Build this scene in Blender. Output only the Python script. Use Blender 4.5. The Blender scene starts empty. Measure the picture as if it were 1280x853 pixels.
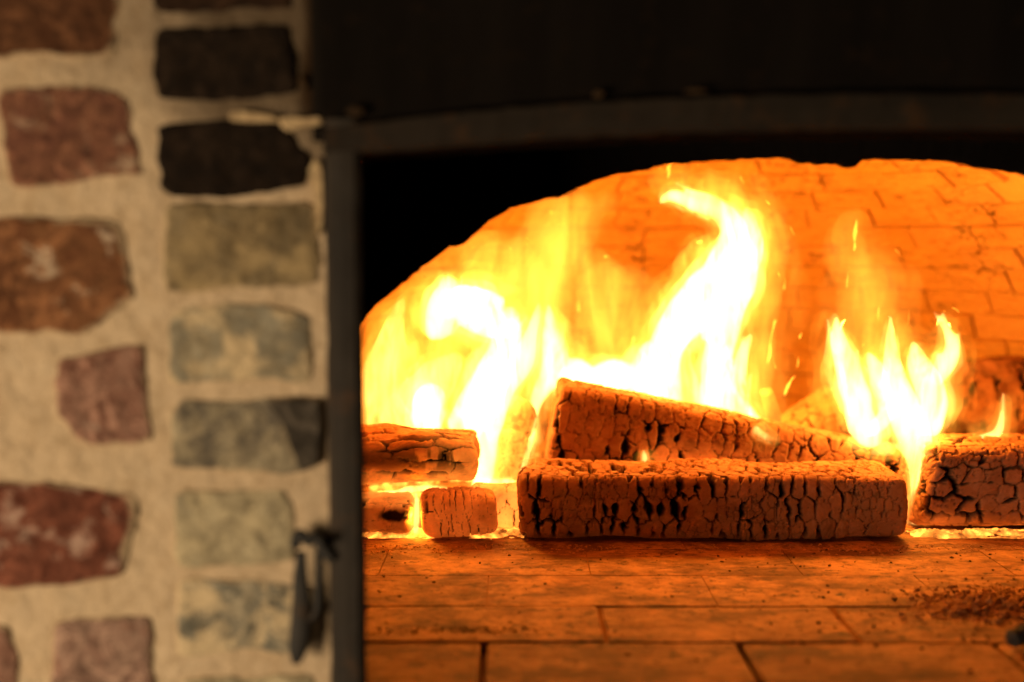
import bpy, bmesh, math, random
import numpy as np
from mathutils import Vector, Matrix

SC = bpy.context.scene
COL = SC.collection
R = math.radians

# ------------------------------------------------------------------ camera
F_PX = 1500.0                       # focal length in pixels of a 1280 px wide frame
EYE_H = 0.365
PITCH = math.atan((426.5 - 300.0) / F_PX)
cam_d = bpy.data.cameras.new("camera")
cam_d.sensor_width = 36.0
cam_d.lens = 36.0 * F_PX / 1280.0
cam_d.clip_start = 0.02
cam_d.clip_end = 50.0
cam_d.dof.use_dof = True
cam_d.dof.focus_distance = 1.42
cam_d.dof.aperture_fstop = 1.9
cam = bpy.data.objects.new("camera", cam_d)
cam.location = (0, 0, EYE_H)
cam.rotation_euler = (R(90) - PITCH, 0, 0)
COL.objects.link(cam)
SC.camera = cam

# ------------------------------------------------------------------ world, lamps, exposure
wd = bpy.data.worlds.new("World")
SC.world = wd
wd.use_nodes = True
wd.node_tree.nodes["Background"].inputs[0].default_value = (1.0, 0.75, 0.5, 1)
wd.node_tree.nodes["Background"].inputs[1].default_value = 0.012


def lamp(name, kind, loc, energy, color, size=0.1, target=None, size_y=None):
    d = bpy.data.lights.new(name, kind)
    d.energy = energy
    d.color = color
    if kind == 'AREA':
        d.size = size
        if size_y:
            d.shape = 'RECTANGLE'
            d.size_y = size_y
    elif kind == 'POINT':
        d.shadow_soft_size = size
    o = bpy.data.objects.new(name, d)
    o.location = loc
    if target is not None:
        o.rotation_euler = (Vector(target) - Vector(loc)).to_track_quat('-Z', 'Y').to_euler()
    COL.objects.link(o)
    return o


# the warm room lamp in front of the oven, low on the left
lamp("room_lamp", 'AREA', (-1.60, -0.55, -0.20), 50.0, (1.0, 0.77, 0.50), 0.9, target=(-0.34, 0.92, 0.10))

SC.view_settings.view_transform = 'Standard'
SC.view_settings.look = 'None'
SC.view_settings.exposure = 0.0
SC.view_settings.gamma = 1.0
SC.view_settings.use_curve_mapping = False
cy = SC.cycles
cy.max_bounces = 10
cy.diffuse_bounces = 4
cy.glossy_bounces = 3
cy.transmission_bounces = 4
cy.volume_bounces = 0
cy.transparent_max_bounces = 96
cy.sample_clamp_indirect = 6.0
cy.use_denoising = True
try:
    cy.denoiser = 'OPENIMAGEDENOISE'
except Exception:
    pass

# ------------------------------------------------------------------ helpers
CP, SP = math.cos(PITCH), math.sin(PITCH)


def ray(px, py):
    cx, cyy = (px - 640.0) / F_PX, (426.5 - py) / F_PX
    return np.array([cx, CP + SP * cyy, -SP + CP * cyy])


def at(px, py, Y):
    """The point seen at that spot of the photograph, Y metres from the camera."""
    d = ray(px, py)
    t = Y / d[1]
    return np.array([d[0] * t, Y, EYE_H + d[2] * t])


def on_floor(px, py, z=0.0):
    d = ray(px, py)
    t = (z - EYE_H) / d[2]
    return np.array([d[0] * t, d[1] * t, z])


def _hash(ix, iy, iz, seed):
    h = (ix.astype(np.int64) * 374761393 + iy.astype(np.int64) * 668265263 + iz.astype(np.int64) * 2147483647
         + np.int64(seed) * 1274126177) & 0xffffffff
    h = ((h ^ (h >> 13)) * 1274126177) & 0xffffffff
    h = ((h ^ (h >> 16)) * 2246822519) & 0xffffffff
    h = h ^ (h >> 15)
    return (h & 0xffffff) / float(0xffffff)


def vnoise(p, seed=0):
    p = np.asarray(p, float)
    i = np.floor(p).astype(np.int64)
    f = p - i
    f = f * f * f * (f * (f * 6 - 15) + 10)
    out = 0
    for dx in (0, 1):
        wx = f[:, 0] if dx else 1 - f[:, 0]
        for dy in (0, 1):
            wy = f[:, 1] if dy else 1 - f[:, 1]
            for dz in (0, 1):
                wz = f[:, 2] if dz else 1 - f[:, 2]
                out = out + wx * wy * wz * _hash(i[:, 0] + dx, i[:, 1] + dy, i[:, 2] + dz, seed)
    return out * 2 - 1


def fbm(p, seed=0, octs=4, gain=0.5):
    a, s, out = 1.0, 0.0, 0
    p = np.asarray(p, float)
    for k in range(octs):
        out = out + a * vnoise(p * (2 ** k), seed + 17 * k)
        s += a
        a *= gain
    return out / s


def sstep(a, b, x):
    t = np.clip((x - a) / (b - a), 0, 1)
    return t * t * (3 - 2 * t)


def new_obj(name, mesh, parent=None, mat=None):
    o = bpy.data.objects.new(name, mesh)
    COL.objects.link(o)
    if parent is not None:
        o.parent = parent
    if mat is not None:
        mesh.materials.clear()
        mesh.materials.append(mat)
    return o


def mesh_from(name, verts, faces, smooth=True):
    m = bpy.data.meshes.new(name)
    m.from_pydata([tuple(map(float, v)) for v in verts], [], [tuple(map(int, f)) for f in faces])
    m.update()
    if smooth:
        m.polygons.foreach_set("use_smooth", [True] * len(m.polygons))
    return m


def add_attr(m, name, vals):
    a = m.attributes.new(name, 'FLOAT', 'POINT')
    a.data.foreach_set("value", np.asarray(vals, np.float32))


def tag(o, label=None, cat=None, group=None, kind=None):
    if label:
        o["label"] = label
    if cat:
        o["category"] = cat
    if group:
        o["group"] = group
    if kind:
        o["kind"] = kind
    return o


def empty(name, loc=(0, 0, 0)):
    o = bpy.data.objects.new(name, None)
    o.location = tuple(loc)
    o.empty_display_size = 0.02
    COL.objects.link(o)
    return o


def grid_faces(nu, nv, wrap_v=False, off=0):
    fs = []
    for i in range(nu - 1):
        for j in range(nv if wrap_v else nv - 1):
            j2 = (j + 1) % nv
            fs.append((off + i * nv + j, off + i * nv + j2, off + (i + 1) * nv + j2, off + (i + 1) * nv + j))
    return fs


def catmull(pts, n):
    pts = np.asarray(pts, float)
    P = np.vstack([2 * pts[0] - pts[1], pts, 2 * pts[-1] - pts[-2]])
    out = []
    seg = len(pts) - 1
    for k in range(n):
        t = k / (n - 1) * seg
        i = min(int(t), seg - 1)
        t -= i
        a, b, c, d = P[i], P[i + 1], P[i + 2], P[i + 3]
        out.append(0.5 * (2 * b + (c - a) * t + (2 * a - 5 * b + 4 * c - d) * t * t + (3 * b - a - 3 * c + d) * t ** 3))
    return np.array(out)


def closed_curve(pts, n):
    pts = np.asarray(pts, float)
    m = len(pts)
    out = []
    for k in range(n):
        t = k / n * m
        i = int(t)
        t -= i
        a, b, c, d = (pts[(i + j) % m] for j in (-1, 0, 1, 2))
        # tension keeps corners of bricks firm
        s = 0.22
        m1, m2 = s * (c - a), s * (d - b)
        out.append((2 * t ** 3 - 3 * t ** 2 + 1) * b + (t ** 3 - 2 * t ** 2 + t) * m1
                   + (-2 * t ** 3 + 3 * t ** 2) * c + (t ** 3 - t ** 2) * m2)
    return np.array(out)


def box_mesh(name, lo, hi, bevel=0.002, segs=2):
    bm = bmesh.new()
    bmesh.ops.create_cube(bm, size=1.0)
    lo, hi = Vector(lo), Vector(hi)
    for v in bm.verts:
        v.co = Vector((lo[i] + (v.co[i] + 0.5) * (hi[i] - lo[i]) for i in range(3)))
    if bevel:
        bmesh.ops.bevel(bm, geom=bm.edges[:], offset=bevel, segments=segs, affect='EDGES', profile=0.5)
    m = bpy.data.meshes.new(name)
    bm.to_mesh(m)
    bm.free()
    return m


# ------------------------------------------------------------------ materials
class NT:
    def __init__(self, name):
        self.m = bpy.data.materials.new(name)
        self.m.use_nodes = True
        self.t = self.m.node_tree
        self.t.nodes.clear()
        self.out = self.t.nodes.new("ShaderNodeOutputMaterial")

    def n(self, typ, **kw):
        nd = self.t.nodes.new("ShaderNode" + typ)
        for k, v in kw.items():
            setattr(nd, k, v)
        return nd

    def l(self, a, b):
        self.t.links.new(a, b)

    def coords(self, scale=(1, 1, 1), kind="Object"):
        tc = self.n("TexCoord")
        mp = self.n("Mapping")
        mp.inputs["Scale"].default_value = scale
        self.l(tc.outputs[kind], mp.inputs[0])
        return mp.outputs[0]

    def noise(self, vec, scale, detail=4, rough=0.55, dist=0.0):
        nd = self.n("TexNoise")
        nd.inputs["Scale"].default_value = scale
        nd.inputs["Detail"].default_value = detail
        nd.inputs["Roughness"].default_value = rough
        nd.inputs["Distortion"].default_value = dist
        self.l(vec, nd.inputs["Vector"])
        return nd.outputs["Fac"]

    def ramp(self, fac, stops, interp='LINEAR'):
        nd = self.n("ValToRGB")
        cr = nd.color_ramp
        cr.interpolation = interp
        while len(cr.elements) < len(stops):
            cr.elements.new(0.5)
        for e, (p, c) in zip(cr.elements, stops):
            e.position = p
            e.color = tuple(c) + (1,) if len(c) == 3 else c
        self.l(fac, nd.inputs[0])
        return nd.outputs[0]

    def mix(self, fac, a, b, blend='MIX'):
        nd = self.n("MixRGB", blend_type=blend)
        for s, v in ((nd.inputs[0], fac), (nd.inputs[1], a), (nd.inputs[2], b)):
            if hasattr(v, "links"):
                self.l(v, s)
            elif isinstance(v, (int, float)):
                s.default_value = v
            else:
                s.default_value = tuple(v) + (1,)
        return nd.outputs[0]

    def math(self, op, a, b=0.0, clamp=False):
        nd = self.n("Math", operation=op, use_clamp=clamp)
        for s, v in ((nd.inputs[0], a), (nd.inputs[1], b)):
            if hasattr(v, "links"):
                self.l(v, s)
            else:
                s.default_value = v
        return nd.outputs[0]

    def attr(self, name, typ='GEOMETRY'):
        nd = self.n("Attribute", attribute_name=name, attribute_type=typ)
        return nd.outputs["Fac"]

    def bump(self, height, strength=0.5, dist=0.003):
        nd = self.n("Bump")
        nd.inputs["Strength"].default_value = strength
        nd.inputs["Distance"].default_value = dist
        self.l(height, nd.inputs["Height"])
        return nd.outputs[0]

    def bsdf(self, color, rough=0.9, spec=0.2, normal=None, metallic=0.0, emis=None, emis_s=None):
        b = self.n("BsdfPrincipled")
        if hasattr(color, "links"):
            self.l(color, b.inputs["Base Color"])
        else:
            b.inputs["Base Color"].default_value = tuple(color) + (1,)
        if hasattr(rough, "links"):
            self.l(rough, b.inputs["Roughness"])
        else:
            b.inputs["Roughness"].default_value = rough
        b.inputs["Specular IOR Level"].default_value = spec
        b.inputs["Metallic"].default_value = metallic
        if normal is not None:
            self.l(normal, b.inputs["Normal"])
        if emis is not None:
            if hasattr(emis, "links"):
                self.l(emis, b.inputs["Emission Color"])
            else:
                b.inputs["Emission Color"].default_value = tuple(emis) + (1,)
            if hasattr(emis_s, "links"):
                self.l(emis_s, b.inputs["Emission Strength"])
            else:
                b.inputs["Emission Strength"].default_value = emis_s
        self.l(b.outputs[0], self.out.inputs["Surface"])
        return self.m


def rgb(r, g, b):
    return tuple(((c / 255) / 12.92 if c / 255 <= 0.04045 else ((c / 255 + 0.055) / 1.055) ** 2.4) for c in (r, g, b))


def mat_brick(name, a, b, patch=None, patch_lo=0.55, patch_hi=0.68, scale=18.0, off=0.0):
    t = NT(name)
    v = t.coords()
    mp = t.n("Mapping")
    mp.inputs["Location"].default_value = (off, off * 0.7, -off)
    t.l(v, mp.inputs[0])
    v = mp.outputs[0]
    n1 = t.noise(v, scale * 1.6, 6, 0.65, 1.0)
    n2 = t.noise(v, 85, 5, 0.7, 0.4)
    n4 = t.noise(v, 42, 5, 0.7, 1.5)
    col = t.mix(t.ramp(n1, [(0.38, (0, 0, 0)), (0.60, (1, 1, 1))]), a, b)
    col = t.mix(t.ramp(n2, [(0.36, (0.8, 0.8, 0.8)), (0.52, (0, 0, 0))]), col, tuple(x * 0.42 for x in a))
    col = t.mix(t.ramp(n4, [(0.52, (0, 0, 0)), (0.62, (0.75, 0.75, 0.75))]), col, tuple(min(0.7, x * 1.75 + 0.002) for x in b))
    if patch:
        n3 = t.noise(v, scale * 1.35, 6, 0.68, 0.35)
        col = t.mix(t.ramp(n3, [(patch_lo, (0, 0, 0)), (patch_hi, (1, 1, 1))]), col, patch)
    if "sooty" not in name and "lump" not in name:
        rim = t.attr("rim")
        sm = t.math('ADD', t.math('MULTIPLY', t.ramp(rim, [(0.84, (0, 0, 0)), (1.0, (1, 1, 1))]), 0.40), t.math('MULTIPLY', t.noise(v, 30, 6, 0.7, 0.6), 0.75))
        col = t.mix(t.ramp(sm, [(0.58, (0, 0, 0)), (0.76, (0.9, 0.9, 0.9))]), col, (0.54, 0.40, 0.24))
    h = t.math('ADD', t.math('MULTIPLY', t.noise(v, 60, 6, 0.65), 1.4), t.math('MULTIPLY', n2, 0.6))
    return t.bsdf(col, 0.92, 0.15, t.bump(h, 0.7, 0.004))


def mat_mortar():
    t = NT("mortar")
    v = t.coords()
    n1 = t.noise(v, 9, 4, 0.55, 0.4)
    n2 = t.noise(v, 90, 5, 0.65)
    col = t.mix(n1, (0.61, 0.46, 0.30), (0.53, 0.39, 0.245))
    col = t.mix(t.ramp(n2, [(0.3, (0.5, 0.5, 0.5)), (0.52, (0, 0, 0))]), col, (0.32, 0.21, 0.11))
    n5 = t.noise(v, 24, 6, 0.7, 1.2)
    col = t.mix(t.ramp(n5, [(0.52, (0, 0, 0)), (0.68, (0.40, 0.40, 0.40))]), col, (0.42, 0.28, 0.15))
    col = t.mix(t.ramp(n5, [(0.30, (0.5, 0.5, 0.5)), (0.44, (0, 0, 0))]), col, (0.66, 0.52, 0.35))
    soot = t.attr("soot")  # soot, together with the light falloff painted up the wall
    col = t.mix(soot, col, (0.030, 0.015, 0.006))
    h = t.math('ADD', t.noise(v, 40, 6, 0.6), t.math('MULTIPLY', t.noise(v, 160, 5, 0.7), 0.5))
    return t.bsdf(col, 0.95, 0.1, t.bump(h, 0.8, 0.004))


def mat_soot(name, c=(0.004, 0.003, 0.0025), bump=0.4):
    t = NT(name)
    v = t.coords()
    n = t.noise(v, 30, 5, 0.6)
    col = t.mix(n, c, tuple(x * 1.8 for x in c))
    return t.bsdf(col, 1.0, 0.0, t.bump(n, bump, 0.004))


def mat_iron(name, a, b, c=None, stretch=(1, 1, 0.2), rough=0.7, spec=0.25):
    t = NT(name)
    v = t.coords(stretch)
    n1 = t.noise(v, 22, 5, 0.6)
    v2 = t.coords()
    n2 = t.noise(v2, 35, 6, 0.65)
    col = t.mix(t.ramp(n1, [(0.35, (0, 0, 0)), (0.7, (1, 1, 1))]), a, b)
    if c:
        col = t.mix(t.ramp(n2, [(0.55, (0, 0, 0)), (0.7, (1, 1, 1))]), col, c)
    return t.bsdf(col, rough, spec, t.bump(n2, 0.5, 0.002))


def mat_firebrick():
    t = NT("firebrick")
    v = t.coords()
    rnd = t.n("ObjectInfo").outputs["Random"]
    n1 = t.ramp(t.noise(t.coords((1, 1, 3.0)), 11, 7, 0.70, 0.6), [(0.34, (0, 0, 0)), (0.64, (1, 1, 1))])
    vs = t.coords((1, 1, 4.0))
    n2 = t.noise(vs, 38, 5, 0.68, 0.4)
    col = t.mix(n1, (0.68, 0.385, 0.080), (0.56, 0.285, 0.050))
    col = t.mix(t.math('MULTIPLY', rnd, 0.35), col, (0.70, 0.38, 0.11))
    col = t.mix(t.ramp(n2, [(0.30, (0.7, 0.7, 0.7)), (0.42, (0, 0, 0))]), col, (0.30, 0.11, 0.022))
    # hair cracks
    vd = t.coords((0.7, 0.7, 3.6))
    vo = t.n("TexVoronoi", feature='DISTANCE_TO_EDGE')
    vo.inputs["Scale"].default_value = 13
    vo.inputs["Randomness"].default_value = 1.0
    wn = t.n("TexNoise")
    wn.inputs["Scale"].default_value = 14
    wn.inputs["Detail"].default_value = 4
    t.l(vd, wn.inputs["Vector"])
    ad = t.n("MixRGB", blend_type='ADD')
    ad.inputs[0].default_value = 0.16
    t.l(vd, ad.inputs[1])
    t.l(wn.outputs["Color"], ad.inputs[2])
    t.l(ad.outputs[0], vo.inputs["Vector"])
    ck = t.ramp(vo.outputs["Distance"], [(0.006, (1, 1, 1)), (0.020, (0, 0, 0))])
    gate = t.ramp(t.noise(v, 7, 3, 0.6), [(0.52, (0, 0, 0)), (0.62, (1, 1, 1))])
    fac = t.math('MULTIPLY', ck, gate)
    pit = t.ramp(t.noise(v, 48, 4, 0.6), [(0.22, (1, 1, 1)), (0.29, (0, 0, 0))])
    fac = t.math('MAXIMUM', fac, t.math('MULTIPLY', pit, gate))
    col = t.mix(fac, col, (0.035, 0.012, 0.005))
    h = t.math('SUBTRACT', t.math('ADD', n2, t.noise(v, 120, 4, 0.6)), t.math('MULTIPLY', fac, 1.6))
    return t.bsdf(col, 0.95, 0.1, t.bump(h, 1.0, 0.009))


def mat_dome_mortar():
    t = NT("dome_mortar")
    v = t.coords()
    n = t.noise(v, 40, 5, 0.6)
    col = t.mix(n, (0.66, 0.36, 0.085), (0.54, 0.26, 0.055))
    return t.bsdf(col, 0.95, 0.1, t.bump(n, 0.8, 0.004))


def mat_tile():
    t = NT("hearth_tile")
    tc = t.n("TexCoord")
    geo = t.n("NewGeometry")
    rnd = t.n("ObjectInfo").outputs["Random"]
    pos = geo.outputs["Position"]

    def mp(scale, loc=(0, 0, 0)):
        m = t.n("Mapping")
        m.inputs["Scale"].default_value = scale
        m.inputs["Location"].default_value = loc
        t.l(pos, m.inputs[0])
        return m.outputs[0]
    n1 = t.noise(mp((1.0, 1.0, 1)), 14, 8, 0.72, 0.3)
    n2 = t.noise(mp((1.0, 1.3, 1)), 40, 8, 0.78, 0.2)      # raked streaks along the hearth
    n3 = t.noise(mp((1, 1.3, 1)), 60, 7, 0.74)
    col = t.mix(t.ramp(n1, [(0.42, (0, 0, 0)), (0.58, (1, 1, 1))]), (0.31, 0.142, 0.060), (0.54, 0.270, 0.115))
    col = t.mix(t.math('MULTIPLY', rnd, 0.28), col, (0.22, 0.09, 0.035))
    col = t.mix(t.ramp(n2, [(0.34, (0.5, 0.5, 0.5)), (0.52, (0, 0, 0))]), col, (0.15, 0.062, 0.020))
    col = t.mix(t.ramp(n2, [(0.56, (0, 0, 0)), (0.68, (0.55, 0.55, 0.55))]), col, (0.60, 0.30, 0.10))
    spk = t.ramp(n3, [(0.38, (1, 1, 1)), (0.47, (0, 0, 0))])
    gate = t.ramp(t.noise(mp((1, 2.5, 1), (3, 1, 0)), 6, 4, 0.6), [(0.36, (0.1, 0.1, 0.1)), (0.56, (1, 1, 1))])
    col = t.mix(t.math('MULTIPLY', spk, gate), col, (0.022, 0.012, 0.008))
    # sooty smears
    sm = t.ramp(t.noise(mp((0.8, 1.7, 1), (1, 5, 0)), 11, 8, 0.76, 0.2), [(0.47, (0, 0, 0)), (0.58, (0.68, 0.68, 0.68))])
    col = t.mix(sm, col, (0.065, 0.024, 0.009))
    h = t.math('ADD', t.math('MULTIPLY', n2, 0.8), t.math('ADD', n1, n3))
    return t.bsdf(col, 0.8, 0.2, t.bump(h, 0.6, 0.0035))


def mat_log(name, ash=(0.39, 0.168, 0.070), ash2=(0.27, 0.108, 0.043), char=(0.012, 0.008, 0.006), ember=0.0,
            ember_firelight_col=(1.0, 0.16, 0.015)):
    t = NT(name)
    v = t.coords()
    n1 = t.noise(v, 22, 4, 0.6)
    n2 = t.noise(v, 170, 5, 0.7)
    ch = t.attr("char")
    tone = t.attr("tone")
    col = t.mix(n1, ash, ash2)
    col = t.mix(t.math('MULTIPLY', tone, 0.3), col, tuple(x * 0.6 for x in ash2))
    col = t.mix(t.ramp(n2, [(0.28, (0.6, 0.6, 0.6)), (0.42, (0, 0, 0))]), col, tuple(x * 0.5 for x in ash2))
    pale = t.ramp(t.noise(v, 13, 6, 0.7, 0.5), [(0.50, (0, 0, 0)), (0.66, (0.75, 0.75, 0.75))])
    col = t.mix(pale, col, tuple(min(0.75, x * k_) for x, k_ in zip(ash, (1.2, 1.4, 1.7))))
    dusk = t.ramp(t.noise(v, 19, 6, 0.7, 0.8), [(0.34, (0.8, 0.8, 0.8)), (0.46, (0, 0, 0))])
    col = t.mix(dusk, col, tuple(x * 0.42 for x in ash2))
    col = t.mix(ch, col, char)
    nrm = t.bump(t.math('ADD', n2, t.math('MULTIPLY', t.noise(v, 60, 4, 0.6), 0.8)), 0.35, 0.0018)
    em = t.attr("ember")  # emission: embers, plus firelight put into the log faces
    e = t.math('MULTIPLY', t.math('MULTIPLY', em, t.ramp(t.noise(v, 30, 4, 0.6), [(0.3, (0.25, 0.25, 0.25)), (0.7, (1, 1, 1))])), ember)
    e = t.math('MULTIPLY', e, t.math('SUBTRACT', 1.0, ch, True))
    return t.bsdf(col, 0.92, 0.12, nrm, emis=ember_firelight_col, emis_s=e)


def mat_flame(name, strength, color=(1.0, 0.44, 0.10), streak=None):
    t = NT(name)
    if streak:                                     # gas burns in uneven upright streaks
        lo_, hi_, sc_ = streak
        v = t.coords((1, 1, 0.32))
        n = t.noise(v, sc_, 2, 0.55, 1.8)
        f = t.ramp(n, [(lo_, (0.04, 0.04, 0.04)), (hi_, (1, 1, 1))])
        e = t.n("Emission")
        e.inputs["Color"].default_value = tuple(color) + (1,)
        t.l(t.math('MULTIPLY', f, strength), e.inputs["Strength"])
        t.l(e.outputs[0], t.out.inputs["Volume"])
        t.m.cycles.volume_step_rate = 0.35
        return t.m
    e = t.n("Emission")
    e.inputs["Color"].default_value = tuple(color) + (1,)
    e.inputs["Strength"].default_value = strength
    t.l(e.outputs[0], t.out.inputs["Volume"])
    return t.m


def mat_ember_ash():
    t = NT("ember_ash")
    v = t.coords()
    n = t.noise(v, 60, 4, 0.6)
    col = t.mix(n, (0.5, 0.35, 0.22), (0.25, 0.14, 0.08))
    g = t.ramp(t.noise(v, 55, 4, 0.65), [(0.34, (0.04, 0.04, 0.04)), (0.52, (0.4, 0.4, 0.4)), (0.64, (1, 1, 1))])
    return t.bsdf(col, 0.95, 0.0, t.bump(t.noise(v, 160, 4, 0.6), 0.8, 0.003), emis=(1.0, 0.30, 0.035), emis_s=t.math('MULTIPLY', g, 4.0))


M_MORTAR = mat_mortar()
M_SOOT = mat_soot("soot")
M_FIRE = mat_firebrick()
M_DOME = mat_dome_mortar()
M_TILE = mat_tile()
M_IRON = mat_iron("post_iron", (0.018, 0.013, 0.009), (0.042, 0.030, 0.020), (0.055, 0.028, 0.013))
M_LINTEL = mat_iron("lintel_iron", (0.016, 0.012, 0.009), (0.030, 0.021, 0.014), (0.045, 0.022, 0.010), (0.3, 1, 1), 0.85, 0.1)
M_PLATE = mat_iron("plate_iron", (0.0055, 0.004, 0.003), (0.009, 0.0065, 0.005), (0.012, 0.007, 0.004), (1, 1, 0.12), 0.95, 0.05)
M_LATCH = mat_iron("latch_iron", (0.018, 0.017, 0.016), (0.035, 0.028, 0.022), (0.05, 0.028, 0.014), (1, 1, 1))

# ------------------------------------------------------------------ geometry of the place
WALL_Y = 0.92
AXIS_X = 0.31                                # the middle of the oven mouth
MOUTH_Y = 1.15                               # the sooty inner arch
DOME_C = np.array([AXIS_X, 1.76])
DOME_A, DOME_H = 0.66, 0.60

# ------------------------------------------------------------------ hearth floor and its tiles
bm = bmesh.new()
for lo_, hi_ in (((-0.55, 0.93, -0.09), (1.15, 1.064, -0.010)), ((-0.55, 1.066, -0.09), (1.15, 2.5, -0.0018))):
    r_ = bmesh.ops.create_cube(bm, size=1.0)
    for v in r_['verts']:
        v.co = Vector((lo_[i] + (v.co[i] + 0.5) * (hi_[i] - lo_[i]) for i in range(3)))
floor_m = bpy.data.meshes.new("hearth_floor")
bm.to_mesh(floor_m)
bm.free()
t_ = NT("joint_ash")
M_JOINT = t_.bsdf(t_.mix(t_.noise(t_.coords(), 90, 4, 0.6), (0.12, 0.050, 0.020), (0.34, 0.15, 0.055)), 1.0, 0.0)
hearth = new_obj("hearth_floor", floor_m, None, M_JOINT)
tag(hearth, kind="structure")

row0 = on_floor(640, 803)[1]
ROW, TW, GAP = 0.109, 0.232, 0.0015
jA = on_floor(603, 830)[0]
jB = on_floor(753, 780)[0]
rng = random.Random(4)


def tile_mesh(w, d, k, e=0.0022):
    g = random.Random(k)
    h = 0.03
    ring = []
    x, y = w / 2, d / 2
    n = 4
    outer, inner = [], []
    per = [(-x, -y), (-x / 3, -y), (x / 3, -y), (x, -y), (x, -y / 3), (x, y / 3), (x, y), (x / 3, y), (-x / 3, y), (-x, y), (-x, y / 3), (-x, -y / 3)]
    vs = []
    for (a, b) in per:
        vs.append((a, b, -h))
    for (a, b) in per:
        j = g.uniform(0, 0.0012)
        vs.append((a * (1 - j / x), b * (1 - j / y), -e * g.uniform(0.7, 1.5)))
    for (a, b) in per:
        j = e * g.uniform(0.8, 2.0)
        vs.append((a * (1 - j / x), b * (1 - j / y), 0.0))
    m = len(per)
    fs = []
    for r in range(2):
        for i in range(m):
            fs.append((r * m + i, r * m + (i + 1) % m, (r + 1) * m + (i + 1) % m, (r + 1) * m + i))
    fs.append(tuple(2 * m + i for i in range(m)))
    me = mesh_from("tile", vs, fs, smooth=False)
    me.materials.append(M_TILE)
    return me


tile_meshes = [tile_mesh(TW - GAP, ROW - GAP, k) for k in range(6)]
tight_meshes = [tile_mesh(TW - 0.0004, ROW - 0.0004, 20 + k, 0.0003) for k in range(6)]
cnt = 0
for r in range(-1, 13):
    y0 = row0 + r * ROW
    base = jB if r % 2 == 0 else jA
    for k in range(-3, 6):
        xc = base + (k + 0.5) * TW
        if xc < -0.45 or xc > 1.08:
            continue
        yc = y0 + ROW / 2
        if (xc - DOME_C[0]) ** 2 + (yc - DOME_C[1]) ** 2 > 0.80 ** 2 and yc > 1.4:
            continue
        o = bpy.data.objects.new("tile", (tile_meshes if r < 1 else tight_meshes)[rng.randrange(6)])
        o.location = (xc, yc, rng.uniform(-0.0012, 0.0010) * (0.8 if r < 1 else 0.12))
        if r == -1:
            o.scale = (0.987, 1, 1)
        o.rotation_euler = (rng.uniform(-.004, .004), rng.uniform(-.003, .003), rng.uniform(-.003, .003))
        COL.objects.link(o)
        o.parent = hearth
        cnt += 1

# ------------------------------------------------------------------ the oven dome
dome_v = []
nu, nv = 90, 240
for i in range(nu):
    th = i / (nu - 1) * math.pi / 2
    for j in range(nv):
        ph = j / nv * 2 * math.pi
        dome_v.append((DOME_C[0] + (DOME_A + 0.0065) * math.cos(th) * math.cos(ph), DOME_C[1] + (DOME_A + 0.0065) * math.cos(th) * math.sin(ph),
                       (DOME_H + 0.0065) * math.sin(th) - 0.01))
dome_v = np.array(dome_v)
dome_v += 0.004 * np.stack([fbm(dome_v * 14, 3), fbm(dome_v * 14, 5), fbm(dome_v * 14, 9)], 1)


def in_mouth(f):
    c = dome_v[list(f)].mean(0)
    if c[1] > DOME_C[1]:
        return False
    u = abs(c[0] - AXIS_X)
    return c[1] < MOUTH_Y + 0.11 or (u < 0.54 and c[2] < 0.47)


fs = [f for f in grid_faces(nu, nv, True) if not in_mouth(f)]
dm = mesh_from("oven_dome", dome_v, fs)
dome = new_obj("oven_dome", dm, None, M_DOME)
sol = dome.modifiers.new("shell", 'SOLIDIFY')
sol.thickness = 0.05
sol.offset = 1
tag(dome, "glowing orange firebrick dome vault behind the burning logs", "oven dome")

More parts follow.
